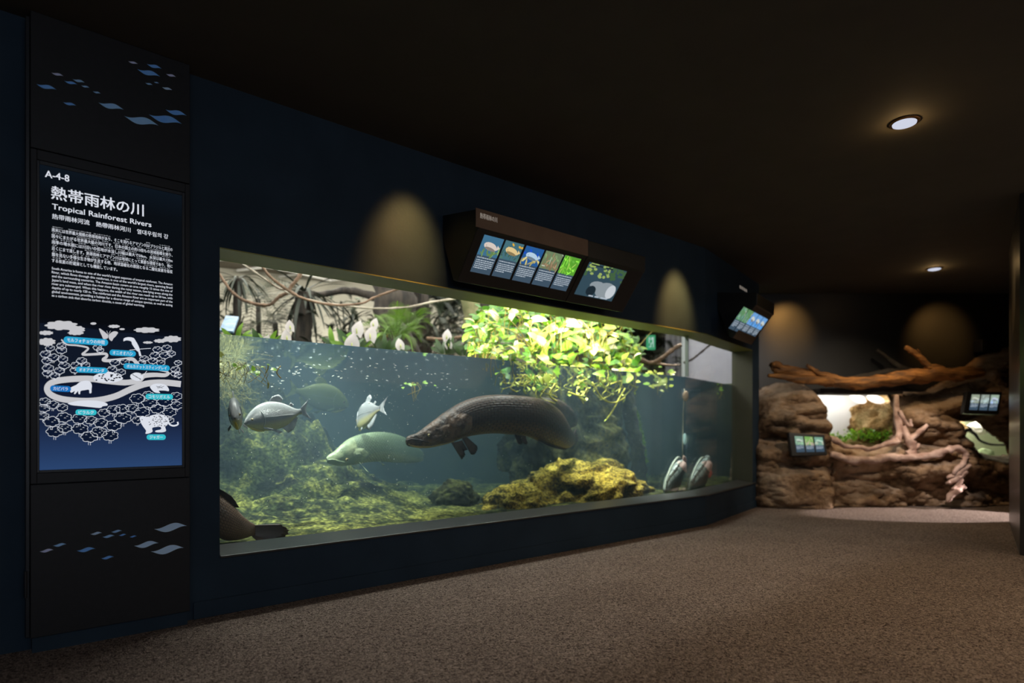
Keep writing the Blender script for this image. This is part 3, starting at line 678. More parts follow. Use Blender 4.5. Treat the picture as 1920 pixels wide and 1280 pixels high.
# second sign on the bent wall
qB0 = WB(0, .165, 1.875); fvB = (WB(0, .372, 2.150) - qB0).normalized(); fnB = dB.cross(fvB).normalized()
if fnB.dot(nB) < 0: fnB = -fnB
def faceB(x, y): return hit(x, y, qB0, fnB)
c4 = [faceB(*p) for p in ((1392, 573), (1437, 597), (1415, 637), (1368, 614))]
def tB(p): return (p - qB0).dot(fvB)
def ssB(p): return (p - B0).dot(dB)
a_, b_ = (ssB(c4[0]) + ssB(c4[3])) / 2, (ssB(c4[1]) + ssB(c4[2])) / 2; t_, u_ = (tB(c4[0]) + tB(c4[1])) / 2, (tB(c4[2]) + tB(c4[3])) / 2
ob = qB0 - dB * ssB(qB0)
lo2 = sB(1345, 600)[0]; hi2 = b_ + .06
zoff = min(0, u_) * fvB.z - .02
prof2 = [(0.001, 2.335), (0.001, 2.174), (.12 , 1.892 + zoff), (.165 + min(0, u_) * fvB.dot(nB) - .01, 1.875 + zoff), (.372, 2.150), (.388, 2.158), (.3915, 2.272)]
sign2 = empty('digital_sign', WB((lo2 + hi2) / 2, .15, 1.9), 'small black wedge sign with bluish cards at the far end of the window', 'sign')
mb = MB(); wedge(mb, WB, lo2, hi2, prof2); bevel(mb.build('case', M_case, sign2), .004)
for i in range(5):
    w0, w1 = a_ + (b_ - a_) * (i + .04) / 5, a_ + (b_ - a_) * (i + .96) / 5
    q = [ob + dB * w0 + fvB * t_ + fnB * .003, ob + dB * w1 + fvB * t_ + fnB * .003, ob + dB * w1 + fvB * u_ + fnB * .003, ob + dB * w0 + fvB * u_ + fnB * .003]
    bl = rgb(110, 160, 215) if i > 1 else rgb(96, 140, 92)
    picture(sign2, q, fnB, 30 + i, bl, rgb(90, 130, 120) if i < 2 else rgb(60, 130, 200), rgb(200, 205, 200), None, .55, i > 1, 5)
mb = MB(); text_on(mb, '熱帯雨林', lambda a, b: WB(a, .3935, b), sB(1386, 545, .39)[0], sB(1400, 548, .39)[0], 2.215, 2.245, .03)
mesh('lettering', mb.V, mb.F, emis('fascia_text', rgb(150, 140, 130), .7), sign2)

# ------------------------------------------------------------------ tank floor, rocks
def rock_mat(name, dark, mid, lite, top, scale=2.5, topk=.6, nz=.35, speck=True, sr=(.36, .60)):
    m, N, L, b = new_mat(name); b.inputs['Roughness'].default_value = .9; b.inputs['Specular IOR Level'].default_value = .2
    tc = N.new('ShaderNodeTexCoord'); n = N.new('ShaderNodeTexNoise'); n.inputs['Scale'].default_value = scale; n.inputs['Detail'].default_value = 9; n.inputs['Roughness'].default_value = .62
    L.new(tc.outputs['Object'], n.inputs['Vector'])
    cr = N.new('ShaderNodeValToRGB'); L.new(n.outputs[0], cr.inputs[0]); e = cr.color_ramp.elements
    e[0].position = .38; e[0].color = dark; e[1].position = .66; e[1].color = lite; x = e.new(.5); x.color = mid
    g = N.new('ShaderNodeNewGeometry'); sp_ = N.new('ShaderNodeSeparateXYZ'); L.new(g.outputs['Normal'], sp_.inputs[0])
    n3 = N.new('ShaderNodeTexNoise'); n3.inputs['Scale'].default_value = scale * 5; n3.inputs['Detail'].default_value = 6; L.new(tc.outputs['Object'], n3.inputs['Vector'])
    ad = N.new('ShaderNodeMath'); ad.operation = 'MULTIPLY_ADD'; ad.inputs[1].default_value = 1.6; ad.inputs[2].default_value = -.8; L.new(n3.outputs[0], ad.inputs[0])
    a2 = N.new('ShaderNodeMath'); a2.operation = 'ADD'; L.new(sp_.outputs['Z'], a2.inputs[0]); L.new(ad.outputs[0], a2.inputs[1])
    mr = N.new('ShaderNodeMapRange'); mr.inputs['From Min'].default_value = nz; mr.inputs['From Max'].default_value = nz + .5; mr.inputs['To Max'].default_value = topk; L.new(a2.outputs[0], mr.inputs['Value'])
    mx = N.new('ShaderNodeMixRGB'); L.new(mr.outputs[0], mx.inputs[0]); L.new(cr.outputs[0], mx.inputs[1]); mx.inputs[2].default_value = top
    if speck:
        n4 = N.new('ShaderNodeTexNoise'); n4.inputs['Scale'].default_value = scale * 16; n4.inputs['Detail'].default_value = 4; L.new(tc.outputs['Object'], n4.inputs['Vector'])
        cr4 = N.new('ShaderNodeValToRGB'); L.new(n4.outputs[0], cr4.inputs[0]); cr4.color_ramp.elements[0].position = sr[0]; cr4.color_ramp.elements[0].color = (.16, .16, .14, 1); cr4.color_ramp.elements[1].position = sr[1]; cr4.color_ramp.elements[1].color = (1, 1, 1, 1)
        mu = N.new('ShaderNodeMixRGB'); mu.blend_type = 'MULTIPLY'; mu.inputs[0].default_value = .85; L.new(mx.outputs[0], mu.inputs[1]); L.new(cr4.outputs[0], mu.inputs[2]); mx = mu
    L.new(mx.outputs[0], b.inputs['Base Color'])
    n2 = N.new('ShaderNodeTexNoise'); n2.inputs['Scale'].default_value = scale * 9; n2.inputs['Detail'].default_value = 8; L.new(tc.outputs['Object'], n2.inputs['Vector'])
    bp = N.new('ShaderNodeBump'); bp.inputs['Distance'].default_value = .04; bp.inputs['Strength'].default_value = .9; L.new(n2.outputs[0], bp.inputs['Height']); L.new(bp.outputs[0], b.inputs['Normal'])
    return m
M_bed = rock_mat('algae_bed_caustic_flecks', rgb(20, 24, 16), rgb(56, 64, 34), rgb(150, 148, 70), rgb(214, 214, 112), 2.6, .5, .9, True, (.42, .66))  # algae gravel; its bright flecks are caustic light put into the colour
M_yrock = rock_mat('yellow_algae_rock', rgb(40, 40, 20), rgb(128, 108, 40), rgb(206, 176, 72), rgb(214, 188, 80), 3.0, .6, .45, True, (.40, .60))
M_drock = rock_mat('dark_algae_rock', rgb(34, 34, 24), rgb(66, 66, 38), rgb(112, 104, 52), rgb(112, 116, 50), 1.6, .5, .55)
M_moss = mat('bright_moss', rgb(60, 96, 22), rgb(128, 168, 40), 30, .9, bump=1, bscale=50)
def bed_h(x, y):
    w_ = glass_w((x, y))
    h = .27 + .03 * fbm((x * 1.3, y * 1.3, 0)) + .02 * fbm((x * 7, y * 7, 3))
    def g(cx, cy, r, a): return a * math.exp(-((x - cx) ** 2 + (y - cy) ** 2) / (r * r))
    m = g(-2.75, 5.35, .95, .62) + g(-2.05, 5.6, .75, .34) + g(-3.2, 6.1, 1.0, .7) + g(-1.6, 5.2, .6, .10)
    h += m * (1 + .45 * fbm((x * 2.1, y * 2.1, 7))) + .10 * min(1, m * 4) * fbm((x * 5, y * 5, 11))
    h += .10 * max(0, min(1, (w_ - .6) / 2)) * fbm((x * 2.2, y * 2.2, 20))
    return max(.24, h) if w_ > .5 else lerp(.285, max(.24, h), max(0, w_) / .5)
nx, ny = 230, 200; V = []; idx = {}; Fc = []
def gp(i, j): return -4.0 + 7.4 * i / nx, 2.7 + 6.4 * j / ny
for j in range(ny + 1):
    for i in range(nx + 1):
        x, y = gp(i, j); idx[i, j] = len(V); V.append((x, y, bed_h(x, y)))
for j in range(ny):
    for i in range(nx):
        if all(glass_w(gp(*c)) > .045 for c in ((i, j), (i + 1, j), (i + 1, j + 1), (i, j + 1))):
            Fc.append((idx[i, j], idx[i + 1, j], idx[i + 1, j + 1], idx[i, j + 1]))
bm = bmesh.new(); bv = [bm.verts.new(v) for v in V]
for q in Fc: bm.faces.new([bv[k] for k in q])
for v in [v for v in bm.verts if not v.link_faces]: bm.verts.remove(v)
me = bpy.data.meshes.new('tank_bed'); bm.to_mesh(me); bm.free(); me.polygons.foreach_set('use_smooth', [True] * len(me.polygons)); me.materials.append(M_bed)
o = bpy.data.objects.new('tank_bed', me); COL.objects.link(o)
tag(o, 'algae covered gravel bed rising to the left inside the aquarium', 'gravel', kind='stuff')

def rock(name, c, r, m, label, seed=0, sub_=5, rot=0, amp=.22, fr_=1.6, ridged=.1, parent=None, zmin=None, cat='rock', flat=1):
    b = bmesh.new(); bmesh.ops.create_icosphere(b, subdivisions=sub_, radius=1)
    M = Matrix.Rotation(rot, 3, 'Z')
    for v in b.verts:
        p = v.co.copy(); q = p * fr_ + Vector((seed * 3.1, seed, seed * 7))
        d = 1 + amp * fbm(q) + ridged * (1 - abs(noise.noise(q * 2.3)) * 2) * .5 + .05 * fbm(q * 5)
        p = Vector((abs(p.x) ** flat * (1 if p.x > 0 else -1), abs(p.y) ** flat * (1 if p.y > 0 else -1), p.z)) * d
        p = M @ Vector((p.x * r[0], p.y * r[1], p.z * r[2])) + Vector(c)
        if zmin is not None: p.z = max(p.z, zmin)
        v.co = p
    me = bpy.data.meshes.new(name); b.to_mesh(me); b.free(); me.polygons.foreach_set('use_smooth', [True] * len(me.polygons)); me.materials.append(m)
    o = bpy.data.objects.new(name, me); COL.objects.link(o)
    if parent is not None:
        iw = WORLD[parent.name].inverted(); me.transform(iw); o.parent = parent
    if label: tag(o, label, cat)
    return o
TH = math.atan2(dA.y, dA.x)
def Wt(px_, w_):                                               # ground point seen at picture column px_, w_ metres behind the glass
    r = Vector(((px_ - 960) / F, 1, 0)); ta = (A0 + nA * (GU - w_)).dot(nA) / r.dot(nA); tb = (B0 + nB * (GU - w_)).dot(nB) / r.dot(nB)
    return r * max(ta, tb) if px_ > 1200 else r * ta
def Pw(x, y, w_): q = Wt(x, w_); return P(x, y, q.y)
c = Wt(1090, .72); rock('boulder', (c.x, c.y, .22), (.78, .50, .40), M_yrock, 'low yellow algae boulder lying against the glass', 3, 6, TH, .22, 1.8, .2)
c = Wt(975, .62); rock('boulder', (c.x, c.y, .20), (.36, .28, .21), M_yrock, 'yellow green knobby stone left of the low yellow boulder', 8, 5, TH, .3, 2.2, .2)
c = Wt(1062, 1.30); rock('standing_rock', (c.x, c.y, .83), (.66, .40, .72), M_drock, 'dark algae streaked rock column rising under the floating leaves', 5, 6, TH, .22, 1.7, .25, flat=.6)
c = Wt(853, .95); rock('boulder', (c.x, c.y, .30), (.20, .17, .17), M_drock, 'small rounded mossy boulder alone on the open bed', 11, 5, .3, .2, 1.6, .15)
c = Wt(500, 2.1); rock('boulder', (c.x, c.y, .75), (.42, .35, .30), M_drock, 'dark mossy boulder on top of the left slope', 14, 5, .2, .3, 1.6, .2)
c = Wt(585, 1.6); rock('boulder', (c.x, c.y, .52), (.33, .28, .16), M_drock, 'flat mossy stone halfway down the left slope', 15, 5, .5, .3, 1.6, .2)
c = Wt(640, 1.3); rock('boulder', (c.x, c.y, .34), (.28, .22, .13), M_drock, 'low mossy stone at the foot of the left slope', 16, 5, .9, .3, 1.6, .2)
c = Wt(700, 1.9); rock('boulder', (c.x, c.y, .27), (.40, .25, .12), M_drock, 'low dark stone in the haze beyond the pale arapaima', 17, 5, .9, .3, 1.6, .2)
# mossy log upright at the right edge of the column
mb = MB(); pts = [Pw(1190, 958, .9), Pw(1196, 900, .95), Pw(1196, 850, .98), Pw(1188, 810, 1.0), Pw(1180, 775, 1.05), Pw(1178, 740, 1.1), Pw(1180, 712, 1.15)]
mb.tube(smooth_path(pts, 5), [.10 - .035 * i / 30 for i in range(31)], 14, .5)
o = mb.build('standing_log', M_drock, None, True); tag(o, 'upright sunken log edged with bright green moss', 'log')
mb = MB(); r = random.Random(3); sp_pts = smooth_path(pts[1:5], 8)
for i in range(1500):
    p = r.choice(sp_pts); a = r.uniform(-1.2, 1.0); rr_ = .075 + .03 * r.random()
    q = p + dA * math.cos(a) * rr_ + nA * math.sin(a) * rr_ + UZ * r.uniform(-.03, .03)
    d = Vector((r.uniform(-1, 1), r.uniform(-1, 1), r.uniform(-.2, 1))).normalized() * .034
    s_ = Vector((.007, 0, 0))
    mb.add([q - s_, q + s_, q + d], [(0, 1, 2)])
mesh('moss', mb.V, mb.F, M_moss, o)['kind'] = 'stuff'

# ------------------------------------------------------------------ fish
def scale_mat(name, top, side, belly, edge, rough=.38, su=60, sv=26, spec=.5):
    m, N, L, b = new_mat(name); b.inputs['Roughness'].default_value = rough; b.inputs['Specular IOR Level'].default_value = spec
    uv = N.new('ShaderNodeUVMap'); uv.uv_map = 'uv'; sp_ = N.new('ShaderNodeSeparateXYZ'); L.new(uv.outputs[0], sp_.inputs[0])
    cr = N.new('ShaderNodeValToRGB'); L.new(sp_.outputs['Y'], cr.inputs[0]); e = cr.color_ramp.elements
    e[0].position = 0; e[0].color = belly; e[1].position = 1; e[1].color = top; x = e.new(.28); x.color = belly; x = e.new(.42); x.color = side; x = e.new(.62); x.color = side
    mp = N.new('ShaderNodeMapping'); mp.inputs['Scale'].default_value = (su, sv, 1); L.new(uv.outputs[0], mp.inputs[0])
    br = N.new('ShaderNodeTexBrick'); br.inputs['Scale'].default_value = 1; br.inputs['Brick Width'].default_value = 1; br.inputs['Row Height'].default_value = 1; br.inputs['Mortar Size'].default_value = .16; br.inputs['Mortar Smooth'].default_value = 1
    br.inputs['Color1'].default_value = (1, 1, 1, 1); br.inputs['Color2'].default_value = (.82, .82, .82, 1); br.inputs['Mortar'].default_value = (0, 0, 0, 1); L.new(mp.outputs[0], br.inputs[0])
    mx = N.new('ShaderNodeMixRGB'); mx.blend_type = 'MIX'; L.new(br.outputs['Color'], mx.inputs[0]); mx.inputs[1].default_value = edge; L.new(cr.outputs[0], mx.inputs[2])
    L.new(mx.outputs[0], b.inputs['Base Color'])
    bp = N.new('ShaderNodeBump'); bp.inputs['Distance'].default_value = .004; bp.inputs['Strength'].default_value = .6; L.new(br.outputs['Color'], bp.inputs['Height']); L.new(bp.outputs[0], b.inputs['Normal'])
    return m
def loft(name, secs, m, parent, seg=20, power=.85, u0=0, u1=1, bumpf=None, split=0):
    """secs: (centre, half height, half width, side vector); closed body surface"""
    V = []; uv = []; n = len(secs); Fc = []
    for i, (c, hh, hw_, side) in enumerate(secs):
        for k in range(seg):
            a = 2 * math.pi * k / seg; sx, sz = math.cos(a), math.sin(a)
            fx = math.copysign(abs(sx) ** power, sx); fz = math.copysign(abs(sz) ** 1.0, sz)
            p = Vector(c) + side * fx * hw_ + UZ * fz * hh
            if bumpf: p += (side * sx + UZ * sz) * bumpf(i / (n - 1), a)
            V.append(p); uv.append((u0 + (u1 - u0) * i / (n - 1), .5 + .5 * math.asin(max(-1, min(1, sz))) / (math.pi / 2)))
    for i in range(n - 1):
        for k in range(seg): Fc.append((i * seg + k, i * seg + (k + 1) % seg, (i + 1) * seg + (k + 1) % seg, (i + 1) * seg + k))
    Fc.append(tuple(range(seg))); Fc.append(tuple((n - 1) * seg + k for k in reversed(range(seg))))
    o = mesh(name, V, Fc, m, parent, True, uv)
    if split: o.data.polygons.foreach_set('material_index', [1 if j // seg < split or j == len(Fc) - 2 else 0 for j in range(len(Fc))])
    return o
def resample(tbl, n):
    out = []; k = len(tbl) - 1
    for i in range(n + 1):
        t = k * i / n; j = min(int(t), k - 1); f_ = t - j
        a, b, c, d = tbl[max(j - 1, 0)], tbl[j], tbl[j + 1], tbl[min(j + 2, k)]
        out.append([.5 * (2 * b[q] + (c[q] - a[q]) * f_ + (2 * a[q] - 5 * b[q] + 4 * c[q] - d[q]) * f_ ** 2 + (3 * b[q] - a[q] - 3 * c[q] + d[q]) * f_ ** 3) for q in range(len(b))])
    return out
def body_secs(tbl, n, wf):
    """tbl rows: px, y top, y bottom, metres behind glass; wf(t) = half width / half height"""
    rows = resample(tbl, n); cs = []
    for r_ in rows:
        q = Wt(r_[0], r_[3]); a, b = P(r_[0], r_[1], q.y), P(r_[0], r_[2], q.y); cs.append(((a + b) / 2, (a - b).z / 2))
    out = []
    for i, (c, hh) in enumerate(cs):
        t = cs[min(i + 1, n)][0] - cs[max(i - 1, 0)][0]; t.z = 0; t.normalize(); side = Vector((t.y, -t.x, 0))
        if side.y > 0: side = -side
        out.append((c, max(.004, hh), max(.004, hh * wf(i / n)), side))
    return out
def ray_fin(name, base, tips, m, parent, thick=.004, ray=5, rip=.006):
    """a webbed fin between a base polyline and a tip polyline, with ridged rays and real thickness"""
    n = (len(base) - 1) * ray; B_ = resample([list(p) for p in base], n); T_ = resample([list(p) for p in tips], n)
    V = []; K = 5
    for i in range(n + 1):
        b_, t_ = Vector(B_[i]), Vector(T_[i]); nn = Vector((nA.x, nA.y, 0))
        for k in range(K + 1):
            p = b_.lerp(t_, k / K); q = rip * (1 if i % 2 else -1) * (.3 + k / K)
            V.append(p + nn * (q + thick / 2)); V.append(p + nn * (q - thick / 2))
    Fc = []
    ix = lambda i, k, s_: (i * (K + 1) + k) * 2 + s_
    for i in range(n):
        for k in range(K):
            Fc.append((ix(i, k, 0), ix(i + 1, k, 0), ix(i + 1, k + 1, 0), ix(i, k + 1, 0))); Fc.append((ix(i, k, 1), ix(i, k + 1, 1), ix(i + 1, k + 1, 1), ix(i + 1, k, 1)))
        Fc.append((ix(i, K, 0), ix(i + 1, K, 0), ix(i + 1, K, 1), ix(i, K, 1)))
    for k in range(K): Fc.append((ix(0, k, 0), ix(0, k + 1, 0), ix(0, k + 1, 1), ix(0, k, 1))); Fc.append((ix(n, k, 0), ix(n, k, 1), ix(n, k + 1, 1), ix(n, k + 1, 0)))
    return mesh(name, V, Fc, m, parent, True)
def ball(name, c, r_, m, parent, sub_=2):
    b = bmesh.new(); bmesh.ops.create_icosphere(b, subdivisions=sub_, radius=r_); me = bpy.data.meshes.new(name)
    iw = WORLD[parent.name].inverted() if parent is not None else Matrix.Identity(4)
    bmesh.ops.translate(b, verts=b.verts, vec=iw @ Vector(c)); b.to_mesh(me); b.free(); me.materials.append(m); me.polygons.foreach_set('use_smooth', [True] * len(me.polygons))
    o = bpy.data.objects.new(name, me); COL.objects.link(o); o.parent = parent; WORLD[o.name] = WORLD[parent.name]; return o
M_eye = mat('fish_eye', rgb(14, 14, 14), None, 5, .08); M_iris = mat('pale_fish_iris', rgb(170, 150, 90), None, 5, .2)
def eye(c, side, r_, parent):
    e_ = ball('eye', Vector(c), r_, M_iris, parent); ball('pupil', Vector(c) + side * r_ * .45, r_ * .7, M_eye, e_)
def pw_list(l, w_): return [Pw(x, y, w_ if len(q) == 2 else q[2]) for q in l for x, y in [q[:2]]]

# -- the big brown arapaima
M_ara = scale_mat('brown_scaled_skin', rgb(92, 68, 52), rgb(50, 37, 31), rgb(96, 70, 40), rgb(9, 6, 6), .42, 44, 22, .35)
M_arah = mat('brown_bony_head', rgb(44, 33, 27), rgb(112, 86, 64), 14, .45, bump=1.2, bscale=22)
M_arachin = mat('yellow_chin', rgb(176, 160, 92), rgb(150, 132, 80), 12, .4)
M_fin = mat('dark_brown_fin', rgb(26, 19, 19), rgb(56, 42, 38), 20, .5)
w0 = .42
T_ara = [(761.5, 824, 831, w0), (764, 819, 835, w0), (770, 815.5, 837, w0), (783, 811, 838.5, w0), (800, 799, 838, w0), (820, 784, 834.5, w0), (845, 766, 829, w0), (870, 752, 820, w0), (897, 743, 815, w0), (928, 739.6, 812.5, w0), (960, 740.5, 815, w0),
         (990, 743, 818, w0), (1012, 748, 827, w0 + .02), (1032, 758, 836, w0 + .05), (1048, 772, 841, w0 + .1), (1060, 790, 842, w0 + .16), (1070, 806, 838, w0 + .24), (1077, 815, 831, w0 + .32)]
A = body_secs(T_ara, 70, lambda t: .62 if t < .06 else (.60 + .10 * math.sin(math.pi * t) if t < .6 else lerp(.68, .30, (t - .6) / .4)))
cA = A[35][0]
ara = empty('arapaima', (cA.x, cA.y, cA.z), 'large brown scaled arapaima arching in front of the rocks', 'fish')
hN = 25
loft('body', A, [M_ara, M_arah], ara, 28, bumpf=lambda t, a: .004 * noise.noise(Vector((t * 26, a * 2, 1))) if .04 < t < .34 else 0, split=hN)
side = A[5][3]
# mouth, chin, gill cover, eye
def onb(x, y, out=1.0):                                        # a point on the near flank of the body at picture x, y
    s_ = min(range(len(A)), key=lambda i: abs((A[i][0].x / A[i][0].y) * F + 960 - x)); c, hh, hw_, sd = A[s_]
    z = P(x, y, c.y).z; f_ = max(-1, min(1, (z - c.z) / hh)); k = math.sqrt(max(0, 1 - f_ * f_)) ** .85
    return Vector((c.x, c.y, z)) + sd * hw_ * k * out
mb = MB(); mb.tube(smooth_path([onb(762, 826, 1.03), onb(768, 823, 1.04), onb(778, 824, 1.03), onb(790, 826.5, 1.03), onb(797, 829, 1.03)], 4), .0055, 8); mb.build('lip', M_fin, ara, True)
mb = MB(); mb.tube(smooth_path([onb(764, 832, 1.02), onb(775, 836.5, .99), onb(790, 837.5, .98), onb(808, 836, .99), onb(828, 831.5, .99), onb(846, 827, .99)], 4), [.004 + .006 * math.sin(math.pi * i / 20) for i in range(21)], 8); mb.build('chin', M_arachin, ara, True)
eye(onb(797, 815.5, .93), side, .0115, ara)
def plate(name, cx, cy, rx, ry, m, par, out=1.02, rot=0, seg=20, thick=.006):
    V = []; rings = 5
    for j in range(rings + 1):
        for k in range(seg):
            a = 2 * math.pi * k / seg; q = j / rings; x, y = rx * q * math.cos(a), ry * q * math.sin(a)
            X_, Y_ = cx + x * math.cos(rot) - y * math.sin(rot), cy + x * math.sin(rot) + y * math.cos(rot)
            V.append(onb(X_, Y_, out) + side * thick * (1 - q ** 3))
    return mesh(name, V, [(j * seg + k, j * seg + (k + 1) % seg, (j + 1) * seg + (k + 1) % seg, (j + 1) * seg + k) for j in range(rings) for k in range(seg)], m, par, True)
plate('gill_cover', 853, 795, 20, 20, M_arah, ara, 1.0, -.4, thick=.014)
plate('cheek_plate', 827, 807, 13, 11, M_arah, ara, 1.0, -.5, thick=.009)
plate('jaw_plate', 812, 820, 14, 5, M_arah, ara, 1.0, -.25, thick=.006)
fw_ = w0 - .05
for l, t_ in (([(846, 829), (856, 828), (866, 825)], [(866, 861), (872, 852), (869, 846), (876, 843)]), ([(866, 822), (871, 820), (875, 819)], [(884, 852), (890, 851), (895, 842), (894, 836)])):
    b_ = [Pw(x, y, fw_) for x, y in l]; b_ = b_ + [b_[-1]] if len(b_) < len(t_) else b_
    ray_fin('pectoral_fin', b_, [Pw(x, y, fw_ - .03) for x, y in t_], M_fin, ara, rip=.004)
ray_fin('pelvic_fin', [Pw(964, 814, w0 - .03), Pw(970, 815, w0 - .03), Pw(976, 816, w0 - .03)], [Pw(971, 831, w0 - .05), Pw(976, 833, w0 - .05), Pw(980, 829, w0 - .05)], M_fin, ara, rip=.002)
ray_fin('pelvic_fin', [Pw(974, 815, w0 - .05), Pw(980, 816, w0 - .05), Pw(985, 817, w0 - .05)], [Pw(983, 832, w0 - .07), Pw(987, 833, w0 - .07), Pw(989, 829, w0 - .07)], M_fin, ara, rip=.002)
dw = w0 + .10
ray_fin('dorsal_fin', [Pw(1010, 750, w0), Pw(1032, 760, w0 + .04), Pw(1048, 776, w0 + .1), Pw(1058, 790, w0 + .16), Pw(1066, 804, w0 + .22)],
        [Pw(1014, 744, dw), Pw(1048, 749, dw + .02), Pw(1072, 766, dw + .08), Pw(1082, 784, dw + .14), Pw(1081, 798, dw + .2)], M_fin, ara, rip=.004)
ray_fin('anal_fin', [Pw(1008, 822, w0), Pw(1028, 833, w0 + .03), Pw(1048, 838, w0 + .1), Pw(1066, 836, w0 + .2)], [Pw(1012, 828, w0 - .02), Pw(1032, 837, w0), Pw(1054, 843, w0 + .06), Pw(1068, 841, w0 + .16)], M_fin, ara, rip=.003)
ray_fin('tail_fin', [Pw(1074, 830, w0 + .28), Pw(1076, 822, w0 + .3), Pw(1075, 814, w0 + .3)], [Pw(1080, 836, w0 + .34), Pw(1084, 822, w0 + .36), Pw(1080, 803, w0 + .36)], M_fin, ara, rip=.003)

# -- the pale arapaima swimming out of the haze
M_ara2 = scale_mat('haze_paled_scale_skin', rgb(140, 156, 120), rgb(122, 138, 110), rgb(170, 172, 120), rgb(66, 80, 62), .4, 50, 26)  # light and haze on this fish are put into its pale skin
M_arah2 = mat('haze_paled_head', rgb(104, 118, 88), rgb(160, 168, 128), 10, .45, bump=.6, bscale=16)
T2_ = [(612, 858, 866, .95), (616, 853, 868.5, .95), (625, 847, 871.5, .95), (637, 837, 873.5, .95), (653, 824, 872.5, .97), (670, 816, 870, 1.0), (690, 811, 866.5, 1.1), (709, 809.5, 865, 1.25), (730, 811, 866, 1.4), (748, 816, 867, 1.55), (765, 824, 868, 1.75), (780, 836, 867, 1.9), (792, 846, 864, 2.0)]
A2 = body_secs(T2_, 60, lambda t: .6 if t < .6 else lerp(.6, .25, (t - .6) / .4)); c = A2[22][0]
ar2 = empty('arapaima', tuple(c), 'pale green arapaima coming out of the haze, tail fading away', 'fish')
loft('body', A2, [M_ara2, M_arah2], ar2, 24, split=22)
A_save = A; A = A2; side = A2[5][3]
mb = MB(); mb.tube(smooth_path([onb(613, 862, 1.03), onb(622, 861, 1.03), onb(632, 864, 1.03), onb(640, 866, 1.03)], 4), .006, 8); mb.build('lip', M_arah2, ar2, True)
eye(onb(642, 861, .95), side, .013, ar2); plate('gill_cover', 665, 853, 12, 14, M_arah2, ar2, 1.0, -.3, thick=.012)
ray_fin('pectoral_fin', [Pw(672, 865, .9), Pw(675, 867, .9)], [Pw(694, 888, .85), Pw(688, 884, .85)], M_arah2, ar2, rip=.002)
ray_fin('pelvic_fin', [Pw(708, 864, 1.1), Pw(713, 864, 1.1)], [Pw(722, 871, 1.1), Pw(718, 873, 1.1)], M_arah2, ar2, rip=.002)
A = A_save
# -- tail end of a third arapaima close to the glass, the rest of it behind the wall
T3 = [(300, 880, 935, .34), (330, 882, 955, .34), (370, 900, 985, .32), (400, 915, 1002, .30), (420, 932, 1012, .28), (440, 950, 1013, .27), (455, 966, 1010, .26), (468, 977, 1006, .26), (478, 983, 1003, .26)]
A3 = body_secs(T3, 40, lambda t: lerp(.6, .3, t)); c = A3[30][0]
ar3 = empty('arapaima', tuple(c), 'brown arapaima tail low at the near end of the glass', 'fish')
M_ara3 = scale_mat('brown_tail_skin', rgb(150, 118, 92), rgb(126, 100, 82), rgb(106, 84, 70), rgb(76, 58, 50), .45, 36, 20)
loft('body', A3, M_ara3, ar3, 24)
ray_fin('dorsal_fin', [Pw(395, 912, .29), Pw(415, 930, .28), Pw(436, 950, .27)], [Pw(408, 914, .27), Pw(434, 930, .26), Pw(449, 952, .26)], M_fin, ar3, rip=.003)
ray_fin('tail_fin', [Pw(474, 984, .26), Pw(478, 990, .26), Pw(478, 998, .26), Pw(472, 1005, .26)], [Pw(524, 982, .22), Pw(541, 994, .22), Pw(528, 1009, .22), Pw(484, 1017, .22)], M_ara3, ar3, rip=.010)

